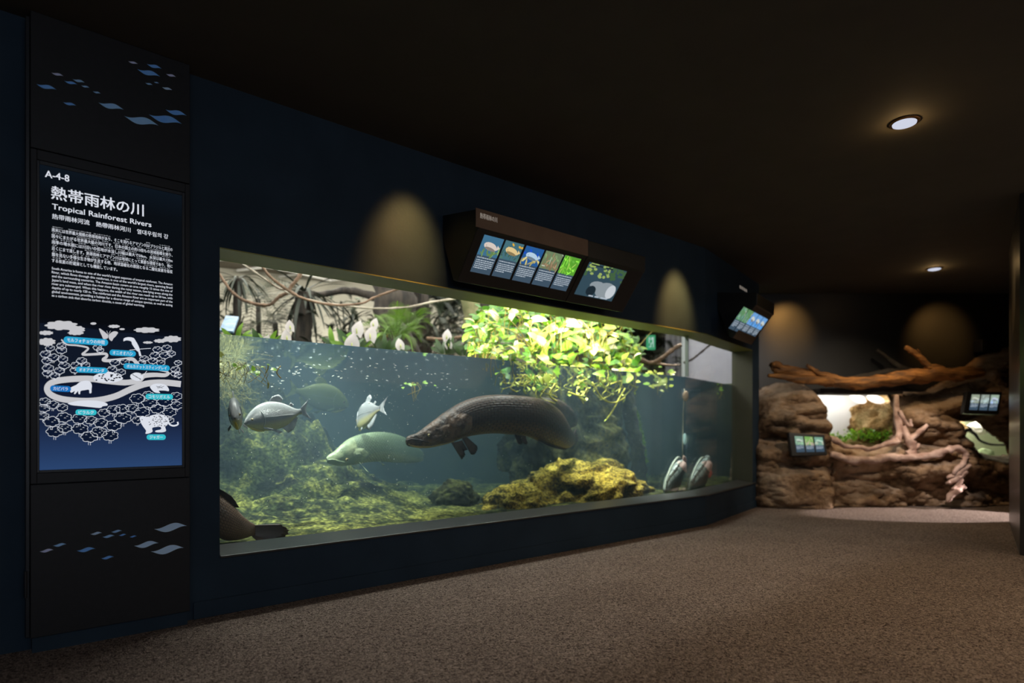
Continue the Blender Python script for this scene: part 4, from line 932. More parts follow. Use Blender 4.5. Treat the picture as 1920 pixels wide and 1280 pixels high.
# -- pacus: one fish shape in its own space (nose towards +X), placed four times
def pacu_parts(parent, Mb, Mf, bend_=0):
    prof = [(.50, .0, .012, .012), (.485, .004, .035, .028), (.45, .012, .075, .045), (.38, .022, .130, .062), (.28, .030, .185, .075), (.16, .032, .215, .080), (.04, .028, .215, .076), (-.08, .020, .185, .064), (-.18, .014, .130, .046), (-.25, .012, .080, .030), (-.31, .012, .046, .018), (-.36, .012, .042, .012)]
    rows = resample(prof, 44); W = WORLD[parent.name]; s_ = parent['size_']
    pt = lambda x, y, z: W @ (Vector((x, y + bend_ * (x - .2) ** 2, z)) * s_)
    V = []; uv = []; n = len(rows); seg = 24; Fc = []
    for i, (x, zc, hh, hw_) in enumerate(rows):
        for k in range(seg):
            a = 2 * math.pi * k / seg; ca, sa_ = math.cos(a), math.sin(a)
            V.append(pt(x, math.copysign(abs(ca) ** .9, ca) * hw_, zc + sa_ * hh)); uv.append((i / n, .5 + .5 * math.asin(sa_) / (math.pi / 2)))
    for i in range(n - 1):
        for k in range(seg): Fc.append((i * seg + k, (i + 1) * seg + k, (i + 1) * seg + (k + 1) % seg, i * seg + (k + 1) % seg))
    Fc += [tuple(reversed(range(seg))), tuple((n - 1) * seg + k for k in range(seg))]
    mesh('body', V, Fc, Mb, parent, True, uv)
    def fin(name, bs, ts, m=Mf, y=0, yt=0):
        n_ = (len(bs) - 1) * 5; B_ = resample([list(p) for p in bs], n_); T_ = resample([list(p) for p in ts], n_); V = []; K = 3
        for i in range(n_ + 1):
            for k in range(K + 1):
                q = k / K; x = lerp(B_[i][0], T_[i][0], q); z = lerp(B_[i][1], T_[i][1], q); yy = lerp(y, yt, q) + .004 * (1 if i % 2 else -1) * q
                V += [pt(x, yy + .003, z), pt(x, yy - .003, z)]
        ix = lambda i, k, s_: (i * (K + 1) + k) * 2 + s_; Fc = []
        for i in range(n_):
            for k in range(K): Fc += [(ix(i, k, 0), ix(i + 1, k, 0), ix(i + 1, k + 1, 0), ix(i, k + 1, 0)), (ix(i, k, 1), ix(i, k + 1, 1), ix(i + 1, k + 1, 1), ix(i + 1, k, 1))]
            Fc.append((ix(i, K, 0), ix(i + 1, K, 0), ix(i + 1, K, 1), ix(i, K, 1)))
        mesh(name, V, Fc, m, parent, True)
    fin('tail_fin', [(-.34, .05), (-.36, .012), (-.34, -.025)], [(-.50, .17), (-.43, .01), (-.49, -.14)])
    fin('dorsal_fin', [(.10, .235), (.0, .235), (-.08, .20)], [(.02, .315), (-.08, .325), (-.13, .25)])
    fin('adipose_fin', [(-.19, .14), (-.23, .11)], [(-.23, .175), (-.265, .14)])
    fin('anal_fin', [(-.02, -.17), (-.12, -.145), (-.22, -.085), (-.27, -.05)], [(-.10, -.27), (-.19, -.235), (-.25, -.15), (-.29, -.08)])
    fin('pelvic_fin', [(.14, -.175), (.08, -.18)], [(.05, -.25), (.0, -.235)], y=.03, yt=.06)
    fin('pectoral_fin', [(.27, -.10), (.26, -.13)], [(.14, -.16), (.15, -.19)], y=.075, yt=.12); fin('pectoral_fin', [(.27, -.10), (.26, -.13)], [(.14, -.16), (.15, -.19)], y=-.075, yt=-.12)
    for sg in (1, -1):
        e_ = ball('eye', pt(.395, sg * .052, .035), .020 * s_, M_iris, parent); ball('pupil', pt(.397, sg * .062, .035), .014 * s_, M_eye, e_)
    mb = MB(); 
    mb.tube([pt(.44, .042, -.018), pt(.475, .03, -.022), pt(.497, 0, -.014), pt(.475, -.03, -.022), pt(.44, -.042, -.018)], .006 * s_, 6); mb.build('lip', Mf, parent, True)
    mb = MB(); mb.tube([pt(.46, sg_ * .0, -.045 + abs(sg_) * 0) for sg_ in (0,)] + [pt(.40, 0, -.098), pt(.32, 0, -.142), pt(.24, 0, -.166)], [.010 * s_, .022 * s_, .024 * s_, .012 * s_], 8); mb.build('chin', M_chin, parent, True)
    def flank(x, z, sg):
        b_ = min(rows, key=lambda q_: abs(q_[0] - x)); f_ = max(-.98, min(.98, (z - b_[1]) / b_[2])); return pt(x, sg * (b_[3] * math.sqrt(1 - f_ * f_) ** .9 + .002), z)
    for sg in (1, -1):
        mb = MB(); mb.tube([flank(.27 - .05 * math.cos(a), .02 + .12 * math.sin(a), sg) for a in [(-1.25 + 2.5 * k / 12) for k in range(13)]], .005 * s_, 6); mb.build('gill_edge', Mf, parent, True)
        mb = MB(); mb.tube([flank(.22 - .045 * k, .035 - .004 * k, sg) for k in range(11)], .0028 * s_, 5); mb.build('lateral_line', Mf, parent, True)
M_chin = mat('yellow_fish_chin', rgb(206, 190, 84), rgb(190, 174, 90), 12, .4)
def pacu(px_, py_, w_, size, rot, label, Mb, Mf, bend_=0):
    c = Pw(px_, py_, w_); e_ = bpy.data.objects.new('pacu', None); COL.objects.link(e_); e_.location = c; e_.rotation_euler = rot; e_.empty_display_size = .1
    WORLD[e_.name] = Matrix.Translation(c) @ e_.rotation_euler.to_matrix().to_4x4(); e_['size_'] = size
    tag(e_, label, 'fish'); pacu_parts(e_, Mb, Mf, bend_); del e_['size_']; return e_
def pacu_mat(name, top, side, belly): return scale_mat(name, top, side, belly, tuple(c * .75 for c in side[:3]) + (1,), .22, 70, 44, .9)
M_pac = pacu_mat('silver_grey_fish_skin', rgb(178, 182, 182), rgb(150, 154, 156), rgb(206, 198, 130)); M_pacf = mat('grey_fin', rgb(140, 144, 146), rgb(186, 190, 192), 20, .4)
M_pacg = pacu_mat('olive_fish_skin', rgb(186, 190, 76), rgb(130, 140, 66), rgb(110, 116, 70)); M_pacgf = mat('olive_fin', rgb(110, 120, 66), rgb(140, 148, 80), 20, .5)
ang = math.pi + TH
pacu(521, 781, .62, .44, (0, R(12), ang), 'silver grey pacu swimming left with yellow chin', M_pac, M_pacf, .1)
pacu(686, 778, .8, .48, (R(8), R(18), ang - R(100)), 'silver pacu seen from behind, tail towards the glass', M_pac, M_pacf, -.4)
pacu(597, 745, 2.3, .62, (0, R(14), math.pi + TH + R(172)), 'olive green pacu dim in the haze', M_pacg, M_pacgf)
pacu(443, 778, .34, .44, (R(8), R(6), ang + R(72)), 'translucent looking pacu head on at the near edge of the glass', M_pac, M_pacf)

# -- red tailed catfish at the far pane, its reflection modelled as a second fish
M_cat = mat('pale_catfish_side', rgb(170, 192, 186), rgb(190, 206, 196), 10, .4); M_catb = mat('pale_catfish_belly', rgb(190, 206, 190), rgb(206, 216, 200), 10, .4); M_catr = mat('red_catfish_tail', rgb(222, 88, 84), rgb(235, 130, 120), 12, .5)
M_cats = scale_mat('catfish_skin', rgb(206, 220, 212), rgb(50, 62, 60), rgb(150, 176, 96), rgb(60, 72, 70), .4, 8, 6); M_catg = mat('yellow_green_flank', rgb(142, 168, 96), rgb(160, 182, 108), 10, .4); M_catp = mat('pink_tail_stem', rgb(226, 190, 180), rgb(236, 206, 196), 10, .5)
for dx, wz, lab, k in ((0, .22, 'red tailed catfish standing tail up beside the pane joint', .85), (46, .16, 'reflected double of the red tailed catfish nearer the far end of the pane, red tail showing', 1.0)):
    x0, y0 = 1247 + dx, 926
    T4 = [(x0 - 2, 918, 926, wz), (x0 + 2, 900, 928, wz), (x0 + 8, 888, 928, wz), (x0 + 16, 876, 924, wz), (x0 + 24, 866, 908, wz), (x0 + 30, 858 if dx else 862, 890, wz), (x0 + 34, 853 if dx else 864, 880, wz), (x0 + 37, 866, 876, wz)]
    S_ = body_secs(T4, 30, lambda t: .55); c = S_[12][0]
    e_ = empty('catfish', tuple(c), lab, 'fish'); loft('body', S_, M_cats, e_, 20)
    back_line = [Pw(x0 - 3 + i * 4.6, yy, wz - .02) for i, yy in enumerate((916, 900, 888, 877, 868, 861, 857, 858))]
    mb = MB(); mb.tube(smooth_path(back_line, 3), [.006 + .006 * math.sin(math.pi * i / 21) for i in range(22)], 8); mb.build('back_ridge', M_catb, e_, True)
    A_save = A; A = S_; side = S_[10][3]
    pass
    plate('tail_stem', x0 + 30, 874, 9, 11, M_catp, e_, 1.02, -.3, thick=.012)
    if dx: ray_fin('tail_fin', [Pw(x0 + 33, 878, wz), Pw(x0 + 34, 884, wz), Pw(x0 + 32, 890, wz)], [Pw(x0 + 40, 878, wz - .02), Pw(x0 + 42, 887, wz - .02), Pw(x0 + 38, 896, wz - .02)], M_catr, e_, rip=.003)
    else: ray_fin('tail_fin', [Pw(x0 + 31, 868, wz), Pw(x0 + 34, 872, wz), Pw(x0 + 35, 880, wz)], [Pw(x0 + 35, 853, wz - .02), Pw(x0 + 40, 862, wz - .02), Pw(x0 + 40, 886, wz - .02)], M_catp, e_, rip=.003)
    A = A_save

# -- school of tiny fish near the surface
M_tiny = mat('silvery_tiny_fish', rgb(196, 206, 200), rgb(214, 220, 206), 8, .25)
tf = bpy.data.meshes.new('tiny_fish'); V = []; n = 7
prof = [(.5, .01), (.36, .10), (.15, .15), (-.1, .12), (-.28, .05), (-.34, .04), (-.5, .13)]
for x, h_ in prof:
    for a in range(6): V.append((x, .06 * math.cos(a * math.pi / 3) * (1 if x > -.4 else .15), h_ * math.sin(a * math.pi / 3)))
Fc = [(i * 6 + k, i * 6 + (k + 1) % 6, (i + 1) * 6 + (k + 1) % 6, (i + 1) * 6 + k) for i in range(6) for k in range(6)] + [tuple(reversed(range(6))), tuple(36 + k for k in range(6))]
tf.from_pydata(V, [], Fc); tf.materials.append(M_tiny); tf.polygons.foreach_set('use_smooth', [True] * len(tf.polygons))
r = random.Random(12)
for i in range(125):
    x = r.uniform(470, 1010) if i > 18 else r.uniform(460, 560)
    y0 = interp([(412, 632), (875, 672), (1010, 685)], x); y = y0 + 14 + abs(r.gauss(0, 1)) * 26 + (r.random() < .12) * 40
    w_ = r.uniform(.25, 1.3)
    o = bpy.data.objects.new('tiny_fish', tf); COL.objects.link(o); o.location = Pw(x, y, w_); sz = r.uniform(.013, .025); o.scale = (sz, sz, sz)
    if o.location.z > WL - .03: o.location.z = WL - .03 - r.random() * .1
    o.rotation_euler = (0, r.uniform(-.35, .35), TH + (math.pi if r.random() < .5 else 0) + r.uniform(-.7, .7))
    tag(o, 'tiny silvery fish schooling below the water surface', 'fish', 'tiny fish school under the water surface')
# drifting specks and bubbles
mb = MB()
for i in range(420):
    x = r.uniform(430, 1200) if i > 90 else r.gauss(740, 40); y = r.uniform(690, 950); q = Wt(x, r.uniform(.1, 1.4)); p = P(x, y, q.y)
    if p.z > WL - .02 or p.z < .35: continue
    s_ = r.choice((.0025, .003, .004, .0055)) if i % 9 == 0 else .0022
    mb.add([p + Vector(v) * s_ for v in ((1, 0, 0), (0, 1, 0), (-1, 0, 0), (0, -1, 0), (0, 0, 1), (0, 0, -1))], [(0, 1, 4), (1, 2, 4), (2, 3, 4), (3, 0, 4), (1, 0, 5), (2, 1, 5), (3, 2, 5), (0, 3, 5)])
tag(mesh('floating_specks', mb.V, mb.F, mat('pale_specks', rgb(225, 226, 205), None, 4, .6)), 'pale specks drifting in the aquarium water', 'debris', kind='stuff')
# feeding line: thin pole with a beige lump, in the far corner
fl = empty('feeding_line', tuple(Pw(1284, 800, .28)), 'thin hanging line with a beige lump at the pane joint', 'line')
mb = MB(); mb.tube([Pw(1283, 728, .28), Pw(1281, 780, .28), Pw(1280, 830, .28), Pw(1280, 862, .28)], .006, 6); mb.build('cord', mat('pale_cord', rgb(150, 150, 130), None, 4, .6), fl, True)
rock('lump', Pw(1285.5, 742, .26), (.032, .03, .055), mat('beige_lump', rgb(206, 170, 140), rgb(222, 190, 160), 12, .7), None, 5, 3, 0, .2, parent=fl)
rock('tag_piece', Pw(1284, 822, .26), (.02, .015, .06), mat('pale_tag', rgb(170, 200, 200), None, 12, .7), None, 6, 3, 0, .2, parent=fl)
# ------------------------------------------------------------------ plants of the exhibit
def leaf_geo(l, wd, tipk=.6, curl=.25, heart=False, n=5, fold=.12):
    """leaf along +X from the origin, Z up; returns verts, faces"""
    V = []; rows = []
    for i in range(n + 1):
        t = i / n
        if heart: wv = wd * (math.sin(math.pi * min(1, t * .93 + .07)) ** .62) * (1.12 - .55 * t) * (1 if i < n else 0)
        else: wv = wd * math.sin(math.pi * min(1, max(0, t))) ** tipk
        x = l * t * (1 - .12 * curl * t); z = -curl * l * t * t + .1 * l * t
        rows.append((x, wv / 2, z))
    for x, hw_, z in rows: V += [(x, -hw_, z + fold * hw_), (x, 0, z), (x, hw_, z + fold * hw_)]
    if heart:
        V[0] = (-.16 * l, -wd * .28, .02 * l); V[2] = (-.16 * l, wd * .28, .02 * l)
    Fc = []
    for i in range(n): Fc += [(3 * i, 3 * i + 3, 3 * i + 4, 3 * i + 1), (3 * i + 1, 3 * i + 4, 3 * i + 5, 3 * i + 2)]
    return [Vector(v) for v in V], Fc
def leaf_mesh(name, m, *a, **k):
    V, Fc = leaf_geo(*a, **k); me = bpy.data.meshes.new(name); me.from_pydata([tuple(v) for v in V], [], Fc); me.materials.append(m)
    me.polygons.foreach_set('use_smooth', [True] * len(me.polygons)); return me
def put(me, name, loc, rot, sc, parent, label=None):
    o = bpy.data.objects.new(name, me); COL.objects.link(o); iw = WORLD[parent.name].inverted() if parent.name in WORLD else Matrix.Identity(4)
    o.parent = parent; M = iw @ (Matrix.Translation(loc) @ rot.to_4x4() @ Matrix.Diagonal((sc, sc, sc, 1))); o.matrix_local = M
    WORLD[o.name] = WORLD.get(parent.name, Matrix.Identity(4)); return o
def rotdir(d, up=Vector((0, 0, 1)), roll=0):
    d = Vector(d).normalized(); y = up.cross(d)
    if y.length < 1e-3: y = Vector((0, 1, 0))
    y.normalize(); z = d.cross(y); M = Matrix((d, y, z)).transposed(); return M @ Matrix.Rotation(roll, 3, 'X')
G_p1 = mat('pothos_leaf_green', rgb(116, 168, 38), rgb(160, 200, 60), 6, .35, trans=.3, spec=.6)
G_p2 = mat('pothos_leaf_yellow', rgb(190, 212, 76), rgb(222, 230, 120), 6, .35, trans=.3, spec=.6)
G_p3 = mat('pothos_leaf_deep', rgb(60, 112, 30), rgb(90, 142, 42), 6, .4, trans=.25, spec=.6)
G_p4 = mat('pothos_leaf_cream', rgb(236, 226, 180), rgb(244, 238, 206), 6, .35, trans=.3, spec=.6)
G_stem = mat('pale_green_stem', rgb(150, 150, 60), rgb(190, 160, 80), 8, .5)
pot_me = [leaf_mesh('pothos_leaf', m, .1, .085, heart=True, curl=c, fold=f_) for m, c, f_ in ((G_p1, .3, .15), (G_p1, .5, .05), (G_p2, .25, .2), (G_p2, .5, .1), (G_p3, .3, .1), (G_p4, .35, .2))]
pc = Pw(1050, 640, .75)
pot = empty('floating_vine', tuple(pc), 'bright yellow green leafy vine mass floating on the aquarium', 'plant')
r = random.Random(21)
TOPL = [(876, 640), (884, 600), (900, 575), (960, 572), (1000, 570), (1100, 580), (1160, 590), (1182, 610), (1200, 660), (1215, 700)]
BOTL = [(876, 650), (890, 664), (930, 672), (936, 700), (1000, 714), (1060, 716), (1120, 722), (1180, 712), (1200, 704), (1215, 704)]
stems = MB(); cnt = 0
def add_leaf(x, y, w_, big):
    me = r.choices(pot_me, (5, 4, 4, 3, 4, 2.2))[0]; p = Pw(x, y, w_)
    d = Vector((r.uniform(-1, 1), r.uniform(-1, .3), r.uniform(-.7, .6))).normalized(); up = (Vector((r.uniform(-.5, .5), -.9, .8)) + Vector((0, 0, r.uniform(0, .8)))).normalized()
    put(me, 'leaf', p, rotdir(d, up, r.uniform(-.5, .5)), big, pot)
    stems.tube([p, p - d * .06 + Vector((0, .04, -.03)), p - d * .08 + Vector((0, .07, -.12))], .0028, 4, cap=False)
for i in range(292):
    x = r.uniform(882, 1198); t_, b_ = interp(TOPL, x), interp(BOTL, x); y = t_ + (b_ - t_) * r.random() ** .9
    if x < 930 and y > 668: continue
    k = (.55 + .35 * r.random()) if x < 1000 else (.75 + .85 * r.random())
    add_leaf(x, y, .28 + .8 * r.random() + max(0, (b_ - y)) * .003, k)
# leaves too many to pick apart: the deep inner mass
mb = MB()
for i in range(900):
    x = r.uniform(880, 1200); t_, b_ = interp(TOPL, x), interp(BOTL, x); y = t_ + (b_ - t_) * r.random(); p = Pw(x, y, 1.0 + .7 * r.random())
    V, Fc = leaf_geo(.09, .075, heart=True, n=3); M = rotdir((r.uniform(-1, 1), r.uniform(-1, .4), r.uniform(-.6, .6)), Vector((0, -.6, 1)).normalized()); k = .7 + .7 * r.random()
    mb.add([p + M @ (v * k) for v in V], Fc, r.choice((0, 1, 1)))
o = mesh('leaf_mass', mb.V, mb.F, [G_p1, G_p3], pot); o.data.polygons.foreach_set('material_index', mb.M); o['kind'] = 'stuff'
for i in range(26):
    x = r.uniform(930, 1190); p = Pw(x, 660, .5 + .5 * r.random()); q = Pw(x + r.uniform(-60, 60), 585 + r.random() * 40, .4 + .5 * r.random())
    stems.tube(smooth_path([p, p.lerp(q, .5) + Vector((r.uniform(-.08, .08), 0, .05)), q], 4), .004, 5)
stems.build('stem', G_stem, pot, True)['kind'] = 'stuff'
# trailing shoots under the surface
sh = MB(); r = random.Random(5); lv = []
for i in range(46):
    x = r.uniform(938, 1190); y = 702; w_ = .35 + .5 * r.random(); pts = []; L_ = r.uniform(15, 55) * (1 if x > 1000 else .7)
    for k in range(6):
        pts.append(Pw(x + r.uniform(-5, 5) + k * r.uniform(-3, 3), y + L_ * k / 5, w_))
    sh.tube(smooth_path(pts, 3), .0035 + .003 * r.random(), 5)
    for k in range(2, 6):
        if r.random() < .6: lv.append(pts[k])
for pts in ([(1110, 716), (1128, 745), (1150, 755), (1172, 745)], [(1172, 728), (1160, 748), (1150, 768), (1138, 785)], [(1040, 720), (1030, 740), (1044, 752)], [(1145, 720), (1165, 715), (1160, 738)], [(1066, 735), (1090, 742), (1100, 728)]):
    sh.tube(smooth_path([Pw(x, y, .38) for x, y in pts], 5), .008, 6)
o = sh.build('trailing_shoots', mat('shoot_yellow_green', rgb(150, 150, 40), rgb(200, 196, 84), 9, .5), pot, True); o['kind'] = 'stuff'
mb = MB()
for p in lv + [Pw(1165, 739, .36), Pw(1100, 745, .38), Pw(1138, 785, .38), Pw(1044, 752, .4)]:
    V, Fc = leaf_geo(.05, .03, n=3); M = rotdir((r.uniform(-1, 1), r.uniform(-1, 0), r.uniform(-1, .5))); k = .6 + .7 * r.random(); mb.add([p + M @ (v * k) for v in V], Fc)
mesh('trailing_leaves', mb.V, mb.F, G_p2, pot)['kind'] = 'stuff'
# small floating clumps
def clump(px_, py_, w_, n, spread, size, label, mlist, seed):
    r = random.Random(seed); c = Pw(px_, py_, w_); e_ = empty('water_weed', tuple(c), label, 'plant')
    for i in range(n):
        x, y = px_ + r.gauss(0, spread[0]), py_ + r.gauss(0, spread[1])
        put(r.choice(mlist), 'leaf', Pw(x, y, w_ + r.uniform(-.08, .08)), rotdir((r.uniform(-1, 1), r.uniform(-1, .2), r.uniform(-.4, .6)), Vector((0, -.7, .7))), size * r.uniform(.7, 1.3), e_)
    mb = MB()
    for i in range(6): mb.tube(smooth_path([c + Vector((r.uniform(-.05, .05), 0, .02)), c + Vector((r.uniform(-.06, .06), 0, -.08 * size)), c + Vector((r.uniform(-.08, .08), 0, -(.16 + .2 * r.random()) * size))], 3), .0016, 4)
    mb.build('roots', G_stem, e_, True)
clump(1240, 712, .5, 34, (14, 9), .55, 'bright floating weed clump right of the vine mass', pot_me[2:4] + pot_me[:1], 1)
clump(487, 692, .35, 9, (9, 8), .30, 'small green weed sprig hanging under the surface near the left edge', pot_me[:2], 2)
clump(448, 686, .3, 4, (5, 4), .30, 'single pale green sprig by the algae roots', pot_me[:3], 3)
clump(415, 683, .2, 4, (2, 10), .42, 'yellow green leaves touching the near edge of the glass', pot_me[2:4], 4)
clump(778, 721, .9, 8, (16, 3), .40, 'faint green floating sprig above the big arapaima', pot_me[:2], 5)
clump(1350, 734, .4, 6, (3, 5), .40, 'tiny green sprig near the far end of the pane', pot_me[:2], 6)
mb = MB(); mb.tube(smooth_path([Pw(526, 686, .3), Pw(519, 698, .3), Pw(527, 709, .3)], 4), .004, 5); tag(mb.build('plant_stalk', G_stem, None, True), 'bent pale green stalk drifting under the surface', 'stalk')
mb = MB(); mb.tube(smooth_path([Pw(503, 683, .3), Pw(502, 692, .3), Pw(498, 699, .3)], 4), .004, 5); tag(mb.build('plant_stalk', G_stem, None, True), 'short green stalk drifting beside the green sprig', 'stalk')
mb = MB(); mb.tube(smooth_path([Pw(502, 717, .3), Pw(503, 722, .3), Pw(502, 728, .3)], 4), .005, 5); tag(mb.build('plant_stalk', G_stem, None, True), 'tiny green stalk sinking below the sprig', 'stalk')
# algae beard at the near left
r = random.Random(8); mb = MB()
for i in range(340):
    x = min(r.uniform(405, 470), r.uniform(412, 480)); y = r.uniform(625, 745); p = Pw(x, y, 1.0 + .8 * r.random()); p.z = min(p.z, WL - .02); pts = [p]
    d = Vector((r.uniform(-.5, .8), r.uniform(-.3, .3), r.uniform(-1, -.1)))
    for k in range(4): d = (d + Vector((r.uniform(-1, 1), r.uniform(-.4, .4), r.uniform(-.9, .8)))).normalized(); pts.append(pts[-1] + d * .04)
    mb.tube(pts, .0010 + .0012 * r.random(), 3, cap=False)
tag(mb.build('algae_beard', mat('brown_green_algae', rgb(84, 86, 44), rgb(118, 112, 60), 5, .8)), 'fine brown green root fibres hanging at the near left', 'algae', kind='stuff')

# ---- planted bank behind the water
M_soil = mat('dark_mossy_bank', rgb(38, 42, 28), rgb(66, 72, 40), 3, .95, bump=1, bscale=9)
mb = MB(); bl = [Vector((-4.4, 5.9, 0)), Vector((-3.1, 6.75, 0)), Vector((-.4, 7.85, 0)), Vector((2.5, 9.15, 0))]
nb = 60; V = []; K = 8
for i in range(nb + 1):
    t = i / nb * 3; j = min(int(t), 2); p = bl[j].lerp(bl[j + 1], t - j)
    for k in range(K + 1):
        q = p + Vector((-.42, .9, 0)) * (k / K) * 1.5
        z = 1.50 + .22 * math.sin(k / K * math.pi * .8) + .06 * fbm((q.x * 2, q.y * 2, 1))
        V.append(Vector((q.x, q.y, z)))
V2 = [(v.x, v.y, v.z) for v in V]
o = mesh('planted_bank', V2, [(i * (K + 1) + k, (i + 1) * (K + 1) + k, (i + 1) * (K + 1) + k + 1, i * (K + 1) + k + 1) for i in range(nb) for k in range(K)], M_soil, None, True)
tag(o, 'dark mossy planting bank behind the water', 'soil', kind='stuff')

G_lily = mat('lily_leaf_green', rgb(78, 128, 34), rgb(140, 178, 62), 5, .4, trans=.25); G_lilyd = mat('lily_leaf_dark', rgb(34, 62, 28), rgb(60, 92, 40), 5, .45, trans=.2)
M_spathe = mat('white_spathe', rgb(226, 216, 216), rgb(238, 230, 232), 8, .5, trans=.35)
lily_me = [leaf_mesh('lily_leaf', m, .24, .062, curl=c, n=6) for m, c in ((G_lily, .3), (G_lily, .6), (G_lilyd, .35), (G_lilyd, .6))]
spa_me = leaf_mesh('spathe', M_spathe, .12, .11, heart=True, curl=.3, fold=.35)
def lily(px_, py_, Y, n, size, flowers, label, seed, dark=False):
    r = random.Random(seed); c = P(px_, py_, Y); e_ = empty('peace_lily', tuple(c), label, 'plant')
    for i in range(n):
        a = 2 * math.pi * i / n + r.uniform(-.3, .3); el = r.uniform(.5, 1.7)
        d = Vector((math.cos(a), math.sin(a) * .6 - .2, el)); base = c + Vector((math.cos(a) * .03, math.sin(a) * .03, 0))
        put(r.choice(lily_me[2:] if dark else lily_me), 'leaf', base, rotdir(d, Vector((0, -1, .3))), size * r.uniform(.75, 1.2), e_)
    for fx, fy, k in flowers:
        p = P(fx, fy, Y - .08); mb = MB(); mb.tube(smooth_path([c, c.lerp(p, .6) + Vector((0, 0, .03)), p], 4), .004, 5); mb.build('stalk', G_lily, e_, True)
        put(spa_me, 'spathe', p, rotdir((r.uniform(-.3, .3), -.35, 1), Vector((0, -1, 0))), k, e_)
        mb = MB(); mb.tube([p + Vector((0, -.02, .01)), p + Vector((0, -.03, .05 * k))], [.007, .003], 6); mb.build('spadix', G_p2, e_, True)
    return e_
lily(500, 656, 5.4, 12, .75, [(498, 655, 1.1), (540, 640, .9), (546, 620, .8)], 'white flowered lily at the left behind the water', 1)
lily(530, 668, 5.0, 7, .55, [(520, 664, .8)], 'short lily clump with one low white flower', 2)
lily(668, 660, 5.9, 13, .95, [(661, 658, 1.5), (670, 628, 1.2), (695, 638, 1.2), (701, 614, .8)], 'lily with four large white flowers in the middle', 3)
lily(724, 664, 6.0, 12, .9, [(752, 654, .9)], 'dark leaved lily with one small white flower', 4, True)
lily(630, 652, 6.1, 8, .8, [], 'broad bright green lily leaves left of the big flowers', 5)
lily(836, 664, 6.4, 12, .8, [(838, 638, 1.0), (842, 652, .8)], 'lily with two white flowers before the pale trunk', 6, True)
lily(870, 668, 6.4, 9, .7, [], 'dark lily clump at the foot of the pale trunk', 7, True)
lily(445, 640, 5.6, 10, .7, [], 'pale green rosette beside the blue information board', 8)
# fern
def frond_geo(l, n, w0_, droop, leafw=.16, taper=1.0, rise=.5):
    V = []; Fc = []; pts = []
    for i in range(n + 1):
        t = i / n; pts.append(Vector((l * t * (1 - .25 * droop * t), 0, rise * l * t - droop * l * t * t)))
    for i in range(1, n + 1):
        p = pts[i]; d = (pts[i] - pts[i - 1]).normalized(); wv = w0_ * math.sin(math.pi * min(1, (i / n) * .9 + .08)) ** taper
        for sg in (1, -1):
            q = p + Vector((wv * .95, sg * wv, -.3 * wv)); k = len(V); h_ = d * (leafw * wv)
            V += [p - h_ * .5, p + h_ * .5, q + h_ * .15, q - h_ * .05]; Fc.append((k, k + 1, k + 2, k + 3))
    for i in range(n):
        k = len(V); V += [pts[i] + Vector((0, .006, 0)), pts[i] - Vector((0, .006, 0)), pts[i + 1] - Vector((0, .003, 0)), pts[i + 1] + Vector((0, .003, 0))]; Fc.append((k, k + 1, k + 2, k + 3))
    return V, Fc
def frond_mesh(name, m, *a, **k):
    V, Fc = frond_geo(*a, **k); me = bpy.data.meshes.new(name); me.from_pydata([tuple(v) for v in V], [], Fc); me.materials.append(m); return me
G_fern = mat('fern_green', rgb(60, 104, 24), rgb(112, 150, 44), 5, .5, trans=.3); G_palm = mat('dark_palm_green', rgb(20, 27, 20), rgb(40, 48, 34), 4, .6, trans=.1); G_palm2 = mat('grey_palm_green', rgb(48, 58, 44), rgb(78, 86, 66), 4, .6, trans=.15)
fern_me = [frond_mesh('fern_frond', G_fern, .42, 20, .075, d, .15) for d in (.5, .9)]
palm_me = [frond_mesh('palm_frond', m, 1.0, 17, .24, d, .08, .6) for m, d in ((G_palm, .9), (G_palm, 1.4), (G_palm2, 1.1))]
bush_me = [frond_mesh('leafy_spray', m, .5, 9, .13, d, .5, .8) for m, d in ((G_palm, .5), (G_palm2, .8), (G_palm, 1.0))]
def rosette(name, px_, py_, Y, meshes, n, size, label, cat, seed, elev=(.1, 1.2), part='frond', spread=.05, front=0):
    r = random.Random(seed); c = P(px_, py_, Y); e_ = empty(name, tuple(c), label, cat)
    for i in range(n):
        a = 2 * math.pi * (i + r.random() * .6) / n; d = Vector((math.cos(a), math.sin(a) - front, r.uniform(*elev)))
        put(r.choice(meshes), part, c + Vector((math.cos(a) * spread, math.sin(a) * spread, r.uniform(-spread, spread))), rotdir(d), size * r.uniform(.75, 1.15), e_)
    return e_
rosette('fern', 742, 630, 6.3, fern_me, 22, 1.05, 'bright green fern under the dark trunk', 'fern', 1, (-.3, 1.1))
rosette('fern', 765, 612, 6.5, fern_me, 14, .8, 'smaller bright fern right of the first fern', 'fern', 2, (-.3, 1.1))
